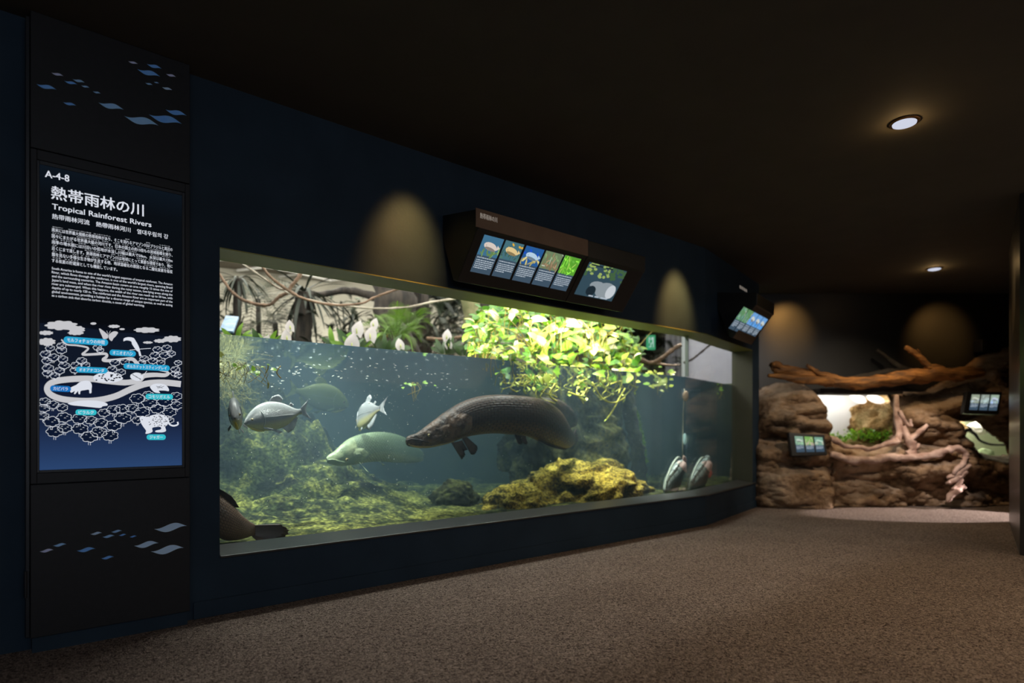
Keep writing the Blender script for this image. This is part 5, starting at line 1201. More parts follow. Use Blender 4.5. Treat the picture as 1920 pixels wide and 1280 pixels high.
# palms and trees of the background
M_trunk = mat('dark_tree_bark', rgb(28, 25, 22), rgb(58, 51, 44), 5, .9, bump=1, bscale=12, stretch=(3, 3, .6)); M_trunkp = mat('pale_mossy_bark', rgb(112, 104, 78), rgb(160, 146, 112), 5, .9, bump=.8, bscale=10, c3=rgb(120, 122, 84))
blade_me = [leaf_mesh('palm_leaf', m, .55, .034, curl=c, n=6, tipk=.5, fold=.3) for m, c in ((G_palm, .35), (G_palm, .7), (G_palm2, .5))]
def palm(pxb, pxt, ytop, Y, rad, nf, size, label, seed, m=M_trunk, fm=palm_me[:2], elev=(-1.1, .12)):
    e_ = empty('palm_tree', tuple(P(pxb, 700, Y)), label, 'palm tree'); mb = MB(); pts = [P(lerp(pxb, pxt, t), lerp(700, ytop, t), Y) for t in (0, .25, .5, .75, 1)]
    mb.tube(smooth_path(pts, 5), rad, 12, .25); mb.build('trunk', m, e_, True); r = random.Random(seed); c = pts[-1]
    for i in range(nf):
        a = 2 * math.pi * (i + r.random() * .5) / nf; put(r.choice(fm), 'frond', c, rotdir((math.cos(a), math.sin(a), r.uniform(*elev))), size * r.uniform(.8, 1.15), e_)
palm(441, 447, 522, 7.2, .045, 34, .85, 'slim dark palm nearest the left edge of the glass', 1, fm=blade_me[:2], elev=(-.9, .7))
palm(562, 571, 549, 7.6, .12, 44, 1.15, 'thick dark palm trunk with fronds left of centre', 2, fm=blade_me[:2], elev=(-.7, .8))
palm(487, 484, 560, 8.0, .03, 15, .62, 'thin grey leaved palm between the two dark palms', 3, fm=palm_me[1:], elev=(-.3, .8))
palm(522, 516, 605, 7.8, .03, 14, .60, 'low fan of thin palm leaves behind the left lily', 4, fm=palm_me[1:], elev=(-.1, 1.1))
palm(665, 662, 603, 7.6, .025, 26, .7, 'low dark palm behind the large white flowers', 5, fm=blade_me[:2], elev=(-.3, 1.1))
def tree_(pts, rads, m, label, limbs=()):
    e_ = empty('tree', tuple(P(*pts[0])), label, 'tree'); mb = MB(); mb.tube(smooth_path([P(*p) for p in pts], 6), [interp([(i / (len(rads) - 1), v) for i, v in enumerate(rads)], k / (6 * (len(pts) - 1))) for k in range(6 * (len(pts) - 1) + 1)], 16, .35); mb.build('trunk', m, e_, True)
    for lp, lr in limbs:
        mb = MB(); mb.tube(smooth_path([P(*p) for p in lp], 6), [lr * (1 - .6 * k / (6 * (len(lp) - 1))) for k in range(6 * (len(lp) - 1) + 1)], 8, .4); mb.build('limb', m, e_, True)
    return e_
tree_([(746, 720, 7.8), (742, 640, 7.8), (742, 560, 7.8), (738, 500, 7.8)], (.26, .24, .26, .3), M_trunk, 'broad dark tree trunk behind the fern',
      [([(742, 600, 7.7), (760, 620, 7.4), (784, 660, 7.3), (792, 690, 7.3)], .06), ([(735, 570, 7.8), (700, 555, 7.9), (650, 545, 8), (600, 552, 8.1), (575, 545, 8.1)], .07)])
tree_([(797, 720, 8.3), (793, 640, 8.3), (790, 560, 8.3), (786, 520, 8.3)], (.13, .11, .1, .1), M_trunk, 'narrow dark trunk right of the broad trunk')
tree_([(892, 700, 7.0), (888, 640, 7.0), (884, 580, 7.0), (880, 540, 7.0)], (.10, .095, .10, .11), M_trunkp, 'pale mossy trunk at the left edge of the vine mass')
tree_([(912, 690, 7.4), (908, 600, 7.4), (905, 560, 7.4)], (.07, .07, .08), M_trunk, 'thin dark trunk just right of the pale trunk')
tree_([(770, 720, 8.6), (771, 600, 8.6), (770, 545, 8.6)], (.05, .05, .05), M_trunkp, 'thin pale trunk between the two dark trunks')
def bush(px_, py_, Y, n, size, label, seed, ms=bush_me, rad=(.45, .3, .25)):
    r = random.Random(seed); c = P(px_, py_, Y); e_ = empty('shrub', tuple(c), label, 'shrub'); mb = MB()
    for i in range(n):
        p = c + Vector((r.gauss(0, rad[0] * .5), r.gauss(0, rad[1] * .5), r.gauss(0, rad[2] * .6))); me = r.choice(ms); M = rotdir((r.uniform(-1, 1), r.uniform(-1, 1), r.uniform(-.4, .9)))
        k = size * r.uniform(.6, 1.1); mb.add([p + M @ (v.co * k) for v in me.vertices], [tuple(q.vertices) for q in me.polygons], 0 if 'dark' in me.materials[0].name else 1)
    for i in range(5): mb.tube([c + Vector((r.uniform(-.05, .05), 0, -.5)), c + Vector((r.uniform(-.3, .3), 0, .1))], .01, 5, mi=0)
    o = mesh('foliage', mb.V, mb.F, [G_palm, G_palm2], e_); o.data.polygons.foreach_set('material_index', mb.M)
for q in ((425, 606, 8.0, 30, .5, 'grey green shrub behind the information board'), (600, 648, 7.6, 30, .5, 'dark shrub at the foot of the thick palm'), (652, 590, 8.4, 34, .40, 'dark spreading shrub on the beige wall'),
          (800, 640, 8.0, 70, .55, 'dark shrub between the trunks'), (835, 570, 8.6, 110, .6, 'dense grey green tree crown left of the pale trunk'), (690, 640, 7.9, 50, .5, 'low dark undergrowth shrub behind the large flowers'),
          (845, 620, 8.3, 90, .6, 'dark leafy shrub left of the pale trunk foot'), (960, 570, 9.2, 120, .8, 'dark leaves behind the vine mass'),
          (1100, 590, 10.0, 120, .9, 'dark leaves behind the right half of the vine mass'), (1200, 640, 10.4, 130, .9, 'dark leaves around the exit sign'), (1180, 600, 10.8, 90, .9, 'dark crown above the exit sign'), (1245, 680, 9.6, 60, .5, 'dark leaves behind the bare branch')):
    bush(*q, seed=int(q[0]))
# vines and branches
M_br = mat('brown_branch', rgb(96, 76, 60), rgb(150, 122, 100), 8, .8, bump=1, bscale=20); M_brp = mat('pale_branch', rgb(150, 140, 124), rgb(196, 186, 168), 8, .8, bump=1, bscale=20); M_brd = mat('dark_branch', rgb(44, 36, 32), rgb(72, 58, 50), 8, .8, bump=1, bscale=20)
def branch(pts, r0, r1, m, label, twigs=()):
    pts = [p if len(p) == 3 else (*p, 5.6) for p in pts]; n = 6 * (len(pts) - 1); e_ = empty('branch', tuple(P(*pts[0])), label, 'branch')
    mb = MB(); mb.tube(smooth_path([P(*p) for p in pts], 6), [lerp(r0, r1, i / n) * (1 + .12 * math.sin(i * 1.7)) for i in range(n + 1)], 9, .5); mb.build('limb', m, e_, True)
    for t in twigs:
        t = [p if len(p) == 3 else (*p, 5.6) for p in t]; k = 5 * (len(t) - 1); mb = MB(); mb.tube(smooth_path([P(*p) for p in t], 5), [lerp(r1 * .8, r1 * .3, i / k) for i in range(k + 1)], 7, .4); mb.build('twig', m, e_, True)
branch([(566, 505, 5.75), (560, 520, 5.75), (547, 535, 5.75), (540, 548, 5.75), (524, 556, 5.75), (513, 567, 5.75), (500, 572, 5.75), (480, 570, 5.75), (455, 562, 5.75), (436, 548, 5.75), (422, 530, 5.75), (408, 508, 5.75)], .019, .0125, M_br, 'pale brown vine dipping at the near left', [[(500, 572, 5.75), (495, 576, 5.75)]])
branch([(492, 500, 5.2), (508, 520, 5.2), (532, 538, 5.3), (560, 556, 5.4), (600, 568, 5.5), (640, 572, 5.6), (680, 568, 5.6), (700, 558, 5.6), (722, 550, 5.6), (750, 540, 5.6)], .012, .010, M_br, 'brown vine sagging across the middle', [[(560, 556, 5.4), (545, 545, 5.4), (520, 540, 5.4), (500, 522, 5.4)]])
branch([(455, 495, 5.5), (485, 515, 5.5), (520, 538, 5.6), (570, 560, 5.7), (640, 572, 5.8), (700, 578, 5.8), (760, 576, 5.8), (810, 566, 5.8), (850, 560, 5.8), (862, 556, 5.8)], .009, .011, M_brp, 'long pale grey vine rising to the right')
branch([(1160, 655, 7.2), (1195, 672, 7.2), (1222, 680, 7.2), (1245, 668, 7.2), (1262, 655, 7.2), (1277, 646, 7.2)], .03, .022, M_br, 'bare pale branch right of the vine mass', [[(1222, 680, 7.2), (1250, 684, 7.2), (1276, 684, 7.2)]])
branch([(1282, 680, 7.4), (1300, 672, 7.4), (1315, 660, 7.4), (1332, 646, 7.4), (1345, 638, 7.4)], .014, .010, M_brd, 'dark thin branch before the white sheet')
branch([(800, 634, 6.9), (830, 636, 6.9), (860, 632, 6.9), (880, 628, 6.9)], .02, .016, M_br, 'short reddish branch beside the pale trunk')
branch([(742, 660, 6.4), (734, 645, 6.4), (722, 640, 6.4), (728, 625, 6.4)], .014, .008, mat('red_stem', rgb(120, 50, 30), rgb(150, 66, 40), 8, .6), 'reddish twisted stem below the fern')
# ceiling bars of the hall
M_bar = mat('white_ceiling_bar', rgb(240, 238, 232), None, 5, .6)
def cbar(x0, y0, x1, y1, zz=3.26):
    def cp(x, y): Y = (zz - CZ) * F / (HY - y); return P(x, y, Y)
    mb = MB(); mb.tube([cp(x0, y0), cp(x1, y1)], .020, 6); return mb.build('ceiling_bar', M_bar)
for i, (q, l) in enumerate((((405, 487, 428, 485), 'short white ceiling bar at the near left corner'), ((445, 507, 500, 500), 'white ceiling bar crossing behind the left vine'), ((505, 522, 566, 512), 'white ceiling bar ending at the vine top'),
                        ((560, 512, 622, 526), 'white ceiling bar sloping right beside the vine'), ((610, 528, 642, 522), 'white ceiling bar above the wall edge'), ((500, 500, 560, 511), 'white ceiling bar between two crossing bars'))):
    tag(cbar(*q), l, 'bar')
# blue information board, exit sign, white sheet
ib = empty('information_board', tuple(P(430, 612, 5.8)), 'tilted blue information board at the left of the bank', 'sign')
bq = [P(*p) for p in ((424, 595, 5.95), (448, 597, 5.95), (438, 625, 5.6), (412, 622, 5.6))]
bn_ = (bq[1] - bq[0]).cross(bq[3] - bq[0]).normalized(); mb = MB(); mb.add(bq + [p - bn_ * .02 for p in bq], [(0, 1, 2, 3), (7, 6, 5, 4), (0, 4, 5, 1), (1, 5, 6, 2), (2, 6, 7, 3), (3, 7, 4, 0)])
mb.build('panel', mat('blue_board_face', rgb(96, 136, 178), rgb(150, 176, 200), 12, .4), ib)
mb = MB(); sgn = -1 if bn_.y > 0 else 1
for i in range(6): a, b, c_, d_ = sub(bq, .12, .55 + .3 * ((i * 7) % 3) / 3, .12 + i * .13, .17 + i * .13); mb.add([v + bn_ * .003 for v in (a, b, c_, d_)], [(0, 1, 2, 3)])
mesh('small_print', mb.V, mb.F, mat('white_print', rgb(220, 226, 232), None, 5, .5), ib)
mb = MB(); mb.tube([P(430, 612, 5.9), P(430, 660, 5.9)], .015, 6); mb.build('post', M_jamb, ib)
ex = empty('exit_sign', tuple(P(1221, 641, 8.4)), 'small lit green and white exit sign among dark leaves', 'exit sign')
mb = MB(); a, b = P(1213, 628, 8.4), P(1229, 655, 8.4); mb.box(O3, X, Yv, UZ, a.x, b.x, 8.4, 8.44, b.z, a.z); mb.build('case', emis('exit_green', rgb(70, 170, 120)), ex)
mb = MB(); mb.box(O3, X, Yv, UZ, a.x + .025, b.x - .025, 8.395, 8.4, b.z + .03, a.z - .03); pn = mb.build('lit_panel', emis('exit_white', rgb(205, 235, 225)), ex)
mb = MB()
for (x0, z0, x1, z1) in ((.35, .72, .5, .86), (.3, .45, .6, .68), (.2, .2, .4, .45), (.5, .15, .7, .4)):
    W_ = b.x - a.x; H_ = a.z - b.z; mb.add([Vector((a.x + W_ * x, 8.392, b.z + H_ * z)) for x, z in ((x0, z0), (x1, z0), (x1, z1), (x0, z1))], [(0, 1, 2, 3)])
mesh('running_figure', mb.V, mb.F, emis('exit_green', rgb(70, 170, 120)), pn)
M_sheet = mat('white_sheet', rgb(178, 176, 186), rgb(192, 190, 198), 2, .8, trans=.15)
def wavy(name, a, b, z0, z1, amp, m, label, n=40):
    V = []; K = 10
    for i in range(n + 1):
        p = a.lerp(b, i / n)
        for k in range(K + 1):
            z = lerp(z0, z1, k / K); o_ = amp * (math.sin(i * .55 + k * .12) + .6 * noise.noise(Vector((i * .2, k * .3, 2)))); V.append(Vector((p.x, p.y + o_, z)))
    ob_ = mesh(name, V, [(i * (K + 1) + k, (i + 1) * (K + 1) + k, (i + 1) * (K + 1) + k + 1, i * (K + 1) + k + 1) for i in range(n) for k in range(K)], m, None, True)
    s_ = ob_.modifiers.new('thick', 'SOLIDIFY'); s_.thickness = .006; return tag(ob_, label, 'sheet')
wavy('hanging_sheet', P(1283, 700, 9.1), P(1400, 700, 8.4), 1.40, 2.7, .012, M_sheet, 'smooth white sheet hanging behind the far pane')
wavy('hanging_sheet', P(1248, 700, 9.6), P(1284, 700, 9.5), 1.40, 2.7, .012, mat('grey_sheet', rgb(120, 118, 122), None, 3, .8), 'grey sheet left of the white sheet')
mb = MB(); p = P(1281, 660, 9.0); mb.cbox((p.x, p.y, 2.1), .022, .022, .7); tag(bevel(mb.build('support_post', mat('white_post', rgb(186, 190, 188), None, 5, .5)), .005), 'pale upright post beside the white sheet', 'post')
# ------------------------------------------------------------------ artificial rockwork at the end of the corridor
M_rw = rock_mat('brown_sculpted_rock', rgb(74, 56, 40), rgb(134, 108, 82), rgb(176, 150, 124), rgb(176, 156, 136), 2.2, .4, .45, False)
SIL = [(1385, 945), (1393, 880), (1396, 830), (1403, 795), (1414, 762), (1432, 740), (1452, 726), (1480, 716), (1515, 716), (1532, 724), (1545, 734), (1690, 735), (1770, 733), (1800, 716), (1835, 696), (1870, 668), (1905, 650), (1960, 640), (2100, 600)]
HOLE1 = [(1530, 728), (1690, 728), (1686, 770), (1684, 815), (1664, 836), (1636, 842), (1600, 838), (1570, 830), (1547, 822), (1550, 800), (1546, 775), (1540, 755)]
HOLE2 = [(1800, 796), (1806, 789), (1850, 788), (1872, 806), (1893, 822), (1910, 834), (1910, 855), (1870, 857), (1845, 850), (1832, 838), (1812, 828), (1801, 815)]
def inside(poly_, x, y):
    c_ = False; n = len(poly_)
    for i in range(n):
        (x1, y1), (x2, y2) = poly_[i], poly_[(i + 1) % n]
        if (y1 > y) != (y2 > y) and x < (x2 - x1) * (y - y1) / (y2 - y1) + x1: c_ = not c_
    return c_
def edge_d(poly_, x, y):
    best = 1e9; n = len(poly_)
    for i in range(n):
        a, b = Vector(poly_[i]), Vector(poly_[(i + 1) % n]); p = Vector((x, y)); t = max(0, min(1, (p - a).dot(b - a) / (b - a).length_squared)); best = min(best, (p - a - (b - a) * t).length)
    return best
YR = 7.62                                                     # reference depth of the rock face
def to_px(X_, Y_, Z_): return 960 + F * X_ / Y_, HY - F * (Z_ - CZ) / Y_
nx, nz = 330, 170; X0, X1, Z1 = 2.62, 7.4, 1.98; V = []; keep = []
for j in range(nz + 1):
    for i in range(nx + 1):
        x = lerp(X0, X1, i / nx); z = Z1 * j / nz; px_, py_ = to_px(x, YR, z); yt = interp(SIL, px_); below = (py_ - yt)       # px under the silhouette
        k = max(0, min(1, below / 34)) ** .55
        f0 = interp([(1385, .12), (1410, .42), (1450, .56), (1520, .58), (1548, .40), (1560, .36), (1690, .34), (1790, .42), (1850, .30), (1900, .26)], px_)
        f0 += interp([(700, 0), (800, .03), (860, .10), (950, .16)], py_)                      # foot comes forward
        if 1548 < px_ < 1800: f0 += .10 * math.exp(-((py_ - 872) / 16) ** 2) - .0
        st = fbm((x * 1.3 + z * .6, z * 3.4, 2.0)) * .12 + (1 - abs(noise.noise(Vector((x * 1.8 + z * 1.4, z * 5.0 - x * .5, 9)))) * 2) * .055 + fbm((x * 5, z * 9, 5)) * .035
        d = (f0 + st * (.5 + .8 * min(1, below / 60)) * 1.15) * k
        for H_ in (HOLE1, HOLE2):
            e = edge_d(H_, px_, py_)
            if e < 14: d *= .55 + .45 * e / 14
        y = FY - .02 - max(0, d); y = max(y, 7.18)
        V.append(Vector((x, y, z))); px2, py2 = to_px(x, y, z); keep.append((below > -2, inside(HOLE1, px_, py_) or inside(HOLE2, px_, py_)))
Fc = []
for j in range(nz):
    for i in range(nx):
        q = (j * (nx + 1) + i, j * (nx + 1) + i + 1, (j + 1) * (nx + 1) + i + 1, (j + 1) * (nx + 1) + i)
        if any(keep[k][0] for k in q) and not any(keep[k][1] for k in q): Fc.append(q)
bm = bmesh.new(); bv = [bm.verts.new(v) for v in V]
for q in Fc: bm.faces.new([bv[k] for k in q])
for v in [v for v in bm.verts if not v.link_faces]: bm.verts.remove(v)
me = bpy.data.meshes.new('rockwork'); bm.to_mesh(me); bm.free(); me.polygons.foreach_set('use_smooth', [True] * len(me.polygons)); me.materials.append(M_rw)
o = bpy.data.objects.new('rockwork', me); COL.objects.link(o); tag(o, 'sculpted brown rockwork framing the two lit terrariums', 'rockwork'); o.modifiers.new('thick', 'SOLIDIFY').thickness = -.02

# log over the rockwork
M_log = mat('orange_brown_driftwood', rgb(84, 54, 24), rgb(168, 114, 56), 7, .7, bump=1.2, bscale=14, stretch=(.5, 2, 3), c3=rgb(128, 84, 38))
M_logd = mat('dark_driftwood', rgb(34, 30, 28), rgb(54, 48, 42), 7, .8, bump=1, bscale=14)
lg = empty('driftwood_log', tuple(P(1640, 715, 7.55)), 'long orange brown driftwood log lying over the rocks', 'log')
def tb(name, pts, rads, m, par, seg=12, wob=.35, sub_=6):
    n = sub_ * (len(pts) - 1); rt = [(i / (len(rads) - 1), v) for i, v in enumerate(rads)]; mb = MB()
    mb.tube(smooth_path([P(*p) for p in pts], sub_), [interp(rt, i / n) for i in range(n + 1)], seg, wob); return mb.build(name, m, par, True)
tb('trunk', [(1842, 700, 7.5), (1800, 702, 7.5), (1755, 701, 7.5), (1710, 706, 7.5), (1670, 712, 7.5), (1620, 718, 7.5), (1575, 716, 7.5), (1540, 710, 7.5), (1500, 700, 7.45), (1468, 694, 7.4), (1448, 688, 7.4)], (.055, .085, .095, .09, .08, .075, .07, .075, .07, .06, .04), M_log, lg, 14, .5)
tb('limb', [(1560, 716, 7.45), (1530, 712, 7.4), (1500, 712, 7.35), (1470, 706, 7.3), (1440, 704, 7.3)], (.05, .05, .045, .035, .02), M_log, lg)
tb('limb', [(1545, 705, 7.45), (1530, 697, 7.42), (1518, 688, 7.4), (1512, 684, 7.4)], (.035, .03, .025, .015), M_log, lg)
tb('limb', [(1745, 694, 7.45), (1735, 680, 7.45), (1722, 668, 7.45), (1708, 657, 7.45), (1697, 651, 7.45)], (.04, .034, .034, .032, .026), M_log, lg)
tb('twig', [(1727, 670, 7.45), (1724, 660, 7.45), (1720, 654, 7.45)], (.014, .010, .006), M_log, lg)
tb('limb', [(1470, 696, 7.4), (1458, 684, 7.35), (1446, 684, 7.3)], (.045, .04, .03), M_log, lg)
lg2 = empty('driftwood_branch', tuple(P(1680, 690, 7.8)), 'dark driftwood branch sticking up behind the orange log', 'branch')
tb('limb', [(1735, 706, 7.75), (1700, 694, 7.75), (1675, 680, 7.8), (1660, 668, 7.8), (1644, 656, 7.8)], (.05, .045, .035, .025, .02), M_logd, lg2)
tb('limb', [(1700, 700, 7.75), (1660, 698, 7.75), (1630, 704, 7.75), (1590, 710, 7.7)], (.05, .045, .04, .03), M_logd, lg2)
# pale roots in front of the terrarium
M_root = mat('pinkish_pale_root', rgb(150, 118, 104), rgb(206, 178, 164), 9, .7, bump=1, bscale=16)
def root(name, paths, label):
    e_ = empty(name, tuple(P(*paths[0][0][0])), label, 'root')
    for pts, rads in paths: tb('strand', pts, rads, M_root, e_, 9, .8)
root('root_frame', [([(1681, 740, 7.5), (1681, 765, 7.5), (1684, 790, 7.48), (1686, 812, 7.45), (1678, 828, 7.4)], (.022, .026, .035, .045, .05)),
                    ([(1690, 800, 7.45), (1700, 818, 7.42), (1706, 832, 7.4), (1712, 845, 7.38), (1706, 856, 7.36)], (.04, .05, .055, .05, .04)),
                    ([(1738, 796, 7.42), (1728, 806, 7.4), (1718, 814, 7.4), (1706, 824, 7.4)], (.02, .03, .035, .035)),
                    ([(1686, 770, 7.46), (1694, 785, 7.45), (1708, 800, 7.44), (1706, 786, 7.44)], (.02, .02, .02, .015)),
                    ([(1724, 832, 7.38), (1716, 842, 7.38), (1700, 850, 7.38)], (.02, .03, .03))], 'pale gnarled root climbing the right side of the terrarium opening')
root('root_frame', [([(1684, 826, 7.38), (1660, 833, 7.36), (1636, 841, 7.36), (1610, 838, 7.36), (1585, 836, 7.38), (1562, 824, 7.4), (1550, 818, 7.42)], (.032, .03, .028, .024, .03, .035, .03))], 'pale root bounding the lower edge of the terrarium opening')
root('root_frame', [([(1556, 850, 7.34), (1580, 858, 7.32), (1610, 862, 7.30), (1640, 862, 7.30), (1668, 856, 7.30), (1700, 858, 7.30), (1730, 856, 7.30), (1760, 850, 7.30), (1785, 842, 7.30), (1806, 846, 7.30), (1812, 856, 7.28)], (.035, .045, .05, .048, .045, .045, .042, .045, .045, .04, .03)),
                    ([(1812, 856, 7.28), (1806, 868, 7.24), (1795, 878, 7.2), (1788, 890, 7.18)], (.03, .03, .03, .02))], 'long pale root running across below the terrarium')
root('root_frame', [([(1818, 872, 7.22), (1805, 882, 7.2), (1790, 890, 7.2), (1776, 896, 7.2)], (.02, .035, .035, .015)), ([(1812, 884, 7.2), (1800, 894, 7.18), (1784, 902, 7.18), (1774, 906, 7.18)], (.02, .03, .03, .012)),
                    ([(1808, 912, 7.16), (1796, 918, 7.14), (1784, 928, 7.14), (1776, 940, 7.14)], (.025, .04, .04, .02)), ([(1804, 896, 7.18), (1798, 908, 7.16), (1786, 918, 7.15)], (.02, .025, .018))], 'pale root ends spilling down to the carpet')
# the two lit terrariums
def shell(name, x0, x1, y0, y1, z0, z1, m, label, cat='terrarium'):
    mb = MB(); t = .02
    mb.box(O3, X, Yv, UZ, x0 - t, x1 + t, y1, y1 + t, z0 - t, z1 + t); mb.box(O3, X, Yv, UZ, x0 - t, x0, y0, y1, z0 - t, z1 + t); mb.box(O3, X, Yv, UZ, x1, x1 + t, y0, y1, z0 - t, z1 + t)
    mb.box(O3, X, Yv, UZ, x0, x1, y0, y1, z0 - t, z0); mb.box(O3, X, Yv, UZ, x0, x1, y0, y1, z1, z1 + t)
    return tag(mb.build(name, m), label, cat)
M_tw = mat('white_backdrop', rgb(222, 222, 228), rgb(232, 232, 236), 2, .8)
shell('terrarium', 3.84, 5.64, FY + .12, FY + .85, .62, 1.50, M_tw, 'white lined lit terrarium behind the rock opening')
light('terrarium_lamp', 'AREA', (4.7, 8.4, 1.47), (4.75, 8.5, 0), 11, (1, .95, .84), 1.0, .6)
M_tr = rock_mat('tan_terrarium_rock', rgb(92, 66, 40), rgb(164, 128, 84), rgb(206, 176, 130), rgb(214, 190, 150), 4, .4, .5, False)
def Q(x, y, Y): return tuple(P(x, y, Y))
c = P(1655, 790, 8.55); rock('terrarium_rock', (c.x + .30, c.y, c.z - .08), (.72, .22, .50), M_tr, 'tan rock slope filling the right of the terrarium', 3, 5, 0, .25, 1.5, .2)
c = P(1620, 826, 8.6); rock('terrarium_rock', (c.x + .02, c.y, c.z - .08), (.42, .25, .10), M_tr, 'low tan ledge inside the terrarium', 4, 5, 0, .25, 1.5, .2)
ms = empty('moss_patch', Q(1640, 825, 8.35), 'bright green moss and leaves on the terrarium floor', 'moss'); r = random.Random(2); mb = MB()
for i in range(700):
    x = r.uniform(1552, 1684); y = r.gauss(824, 5) - (6 if x > 1590 else 0); p = P(x, min(838, y), r.uniform(8.2, 8.5)); V, Fc = leaf_geo(.05, .025, n=3); M = rotdir((r.uniform(-1, 1), r.uniform(-1, .2), r.uniform(.1, 1))); mb.add([p + M @ v for v in V], Fc, r.choice((0, 0, 1)))
o = mesh('foliage', mb.V, mb.F, [G_p1, G_p3], ms); o.data.polygons.foreach_set('material_index', mb.M); o['kind'] = 'stuff'
tp = empty('terrarium_tree', Q(1624, 815, 8.55), 'small pale tree with two broad white leaves in the terrarium', 'plant')
tb('stem', [(1622, 818, 8.5), (1624, 795, 8.5), (1624, 770, 8.5), (1625, 745, 8.5)], (.022, .018, .016, .012), M_tr, tp, 8, .2)
def lobe(cx, cy, rx, ry, Y):
    V = []; seg = 20; rg = 5; c_ = P(cx, cy, Y)
    for j in range(rg + 1):
        for k in range(seg):
            a = 2 * math.pi * k / seg; q = j / rg; V.append(c_ + Vector((rx * q * math.cos(a), .10 * q * math.sin(a), ry * q * math.sin(a) + .03 * (1 - q * q))))
    return mesh('leaf', V, [(j * seg + k, j * seg + (k + 1) % seg, (j + 1) * seg + (k + 1) % seg, (j + 1) * seg + k) for j in range(rg) for k in range(seg)], M_spathe, tp, True)
lobe(1609, 747, .10, .075, 8.45); lobe(1642, 748, .11, .07, 8.4)
for q in ((1576, 816, 8.3, 6, .5), (1612, 808, 8.4, 9, .7), (1626, 806, 8.4, 9, .7), (1660, 815, 8.35, 8, .6)):
    for i in range(q[3]): put(fern_me[i % 2], 'frond', P(q[0], q[1] + 6, q[2]), rotdir((r.uniform(-1, 1), r.uniform(-.6, .2), r.uniform(.4, 1.2))), .35 * q[4], tp)
shell('terrarium', 5.72, 7.3, FY + .12, FY + .9, .48, 1.12, mat('pale_green_backdrop', rgb(212, 216, 186), rgb(222, 224, 200), 3, .8), 'pale green lined terrarium at the far right of the rocks')
light('terrarium_lamp', 'AREA', (6.15, 8.5, 1.10), (6.15, 8.5, 0), 13, (.98, 1, .86), .8, .5)
tb_e = empty('terrarium_branch', Q(1830, 815, 8.2), 'dark branch lying inside the pale green terrarium', 'branch')
tb('limb', [(1802, 812, 8.2), (1815, 806, 8.2), (1828, 814, 8.25), (1838, 826, 8.25), (1860, 833, 8.3), (1900, 834, 8.3)], (.02, .025, .02, .018, .016, .014), M_logd, tb_e, 8, .3)
tb('limb', [(1822, 806, 8.2), (1816, 800, 8.2), (1810, 798, 8.2)], (.014, .010, .006), M_logd, tb_e, 7, .3)
lay = P(1845, 845, 8.35); rock('terrarium_rock', (lay.x, lay.y, lay.z - .06), (.12, .1, .09), mat('pale_green_stone', rgb(176, 190, 140), rgb(196, 208, 164), 5, .8), 'small pale stone inside the green terrarium', 9, 4)
lay = P(1836, 803, 8.6); rock('terrarium_rock', (lay.x, lay.y, lay.z), (.16, .12, .09), mat('pale_pink_stone', rgb(206, 196, 190), rgb(214, 204, 196), 5, .8), 'pale pinkish stone at the back of the green terrarium', 10, 4)
# glass of the terrariums
mb = MB(); mb.box(O3, X, Yv, UZ, 3.84, 5.08, FY + .02, FY + .03, .62, 1.44); tag(mb.build('window_3', M_pane), 'glass of the large terrarium', kind='structure')
mb = MB(); mb.box(O3, X, Yv, UZ, 5.72, 6.58, FY + .02, FY + .03, .48, 1.10); tag(mb.build('window_4', M_pane), 'glass of the green terrarium', kind='structure')
# dark lintel over the large terrarium
mb = MB(); a, b = P(1535, 738, 7.62), P(1692, 728, 7.62); mb.box(O3, X, Yv, UZ, a.x, b.x, 7.60, 7.98, a.z, b.z); tag(bevel(mb.build('lintel', M_logd), .01), 'dark flat lintel along the top of the terrarium opening', 'lintel')
# two small sign screens on the rockwork
def plaque(pts, Y, lean, label, seed, hue, nn):
    """pts TL,TR,BR,BL of the black case in the picture; the face leans"""
    tl, tr, br, bl = [P(x, y, Y + (lean if i > 1 else 0)) for i, (x, y) in enumerate(pts)]
    e_ = empty('digital_sign', tuple((tl + br) / 2), label, 'sign'); n = (tr - tl).cross(bl - tl).normalized()
    if n.y > 0: n = -n
    mb = MB(); V = [p + n * .012 for p in (tl, tr, br, bl)] + [p - n * .05 for p in (tl, tr, br, bl)]
    mb.add(V, [(0, 1, 2, 3), (7, 6, 5, 4), (0, 4, 5, 1), (1, 5, 6, 2), (2, 6, 7, 3), (3, 7, 4, 0)]); bevel(mb.build('case', M_case, e_), .006)
    q = [p + n * .014 for p in sub([tl, tr, br, bl], .12, .94, .14, .84)]
    for i in range(3):
        picture(e_, list(sub(q, i / 3 + .03, (i + 1) / 3 - .02, 0, 1)), n, seed + i, hue[i][0], hue[i][1], hue[i][2], None, .55, i != 1, 4)
    return e_
plaque([(1478, 811), (1545, 815), (1551, 853), (1484, 855)], 7.18, -.05, 'small black sign with three cards on the left rock', 50, [(rgb(130, 160, 140), rgb(150, 190, 150), rgb(190, 205, 190)), (rgb(120, 170, 90), rgb(180, 160, 150), rgb(120, 190, 60)), (rgb(120, 160, 140), rgb(190, 190, 170), rgb(180, 210, 190))], 3)
plaque([(1812, 734), (1878, 735), (1871, 777), (1805, 775)], 7.30, -.05, 'small black sign with three pale cards above the green terrarium', 60, [(rgb(150, 160, 140), rgb(160, 176, 190), rgb(200, 205, 190)), (rgb(140, 150, 140), rgb(160, 180, 180), rgb(190, 205, 210)), (rgb(150, 170, 150), rgb(140, 160, 200), rgb(190, 200, 215))], 3)
mb = MB(); a, b = P(1834, 660, 7.9), P(1868, 637, 7.9); mb.box(O3, X, Yv, UZ, a.x, b.x, 7.84, 7.98, a.z, b.z); tag(bevel(mb.build('wall_box', M_black), .01), 'small black box fixed on the far wall above the rocks', 'box')

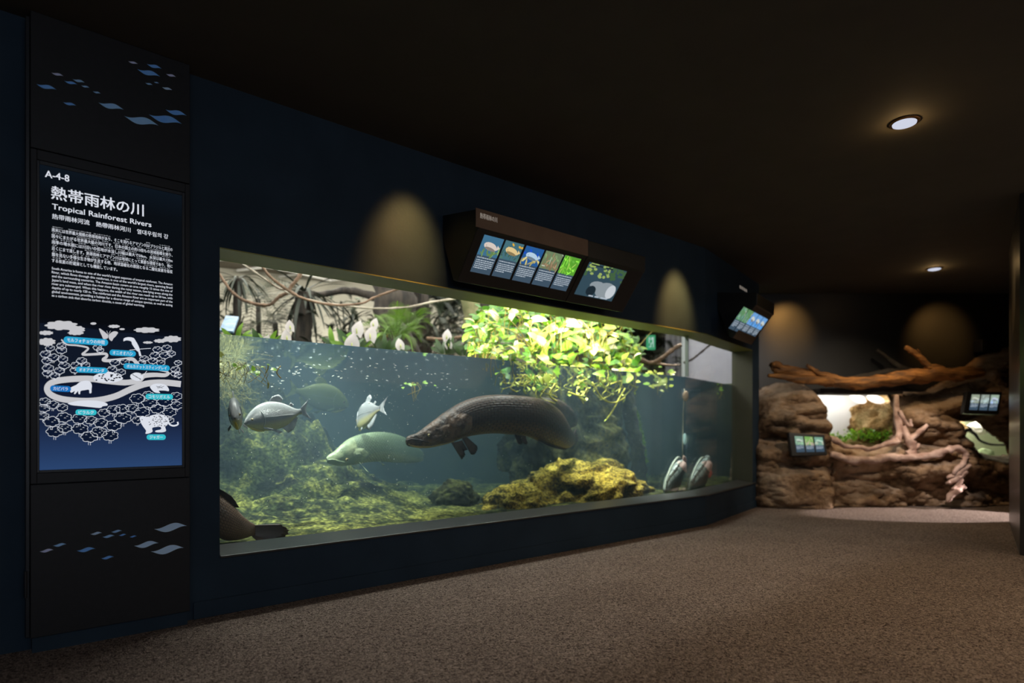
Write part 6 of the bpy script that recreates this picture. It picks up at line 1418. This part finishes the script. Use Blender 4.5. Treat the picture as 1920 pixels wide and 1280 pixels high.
# ------------------------------------------------------------------ ceiling downlights
M_lamp = emis('downlight_diffuser', rgb(206, 210, 226), 1.0); M_rim = mat('bronze_lamp_rim', rgb(120, 84, 44), rgb(140, 98, 52), 8, .35, metal=.6)
def downlight(loc, label, energy, glow=.8):
    e_ = empty('downlight', loc, label, 'ceiling light'); x, y, z = loc
    mb = MB(); mb.tube([Vector((x, y, z)), Vector((x, y, z - .008))], [.078, .074], 32); mb.build('rim', M_rim, e_, True)
    mb = MB(); mb.tube([Vector((x, y, z - .006)), Vector((x, y, z - .014)), Vector((x, y, z - .020)), Vector((x, y, z - .023))], [.062, .060, .045, .01], 32); mb.build('diffuser', M_lamp, e_, True)
    light('downlight_beam', 'SPOT', (x, y, z - .05), (x, y, 0), energy, WARM, .06, angle=120, blend=1)
    if glow: light('downlight_glow', 'POINT', (x, y, z - .045), None, glow, (1, .62, .25), .02)
downlight((2.246, 3.51, H), 'round warm downlight nearer the camera', 95, 1.2)
downlight((4.635, 6.73, H), 'round warm downlight farther along the ceiling', 70, 1.2)
for x, y, e_ in ((1.6, .6, 75), (-1.2, -2.0, 20), (4.6, 2.0, 45)):
    light('downlight_beam', 'SPOT', (x, y, H - .05), (x, y, 0), e_, WARM, .06, angle=130, blend=1)
for tgt, src, en, an in ((WA(sA(762, 460)[0], 0, 2.06), WA(sA(762, 460)[0] + .05, .42, 2.66), 95, 48), (WA(sA(1268, 560)[0], 0, 2.06), WA(sA(1268, 560)[0], .42, 2.66), 150, 48),
                         (Vector((3.6, 8, 2.25)), Vector((3.6, 7.3, 2.68)), 90, 54), (Vector((5.6, 8, 2.15)), Vector((5.6, 7.2, 2.68)), 34, 60)):
    light('wall_patch_spot', 'SPOT', tuple(src), tuple(tgt), en, (1, .5, .13), .05, angle=an, blend=1)  # warm spots aimed to make the gold patches on the walls
light('rock_spot', 'SPOT', (4.2, 5.2, 2.6), (3.6, 7.5, .9), 105, (1, .84, .66), .06, angle=64, blend=.9)
light('log_spot', 'SPOT', (4.3, 6.4, 2.66), (4.4, 7.5, 1.55), 34, (1, .76, .45), .05, angle=60, blend=.9)
light('root_spot', 'SPOT', (4.6, 5.9, 2.6), (4.95, 7.35, .62), 190, (1, .88, .82), .03, angle=30, blend=.9)
light('floor_pool', 'SPOT', (7.5, 6.6, 1.6), (4.75, 6.72, 0), 1300, (1, .88, .86), .03, angle=20, blend=.12)
light('edge_sheen_spot', 'SPOT', (3.4, 5.5, 2.6), (4.35, 5.32, 2.2), 60, (1, .66, .3), .04, angle=40, blend=1)  # added spot standing for the warm satin reflection on the right wall
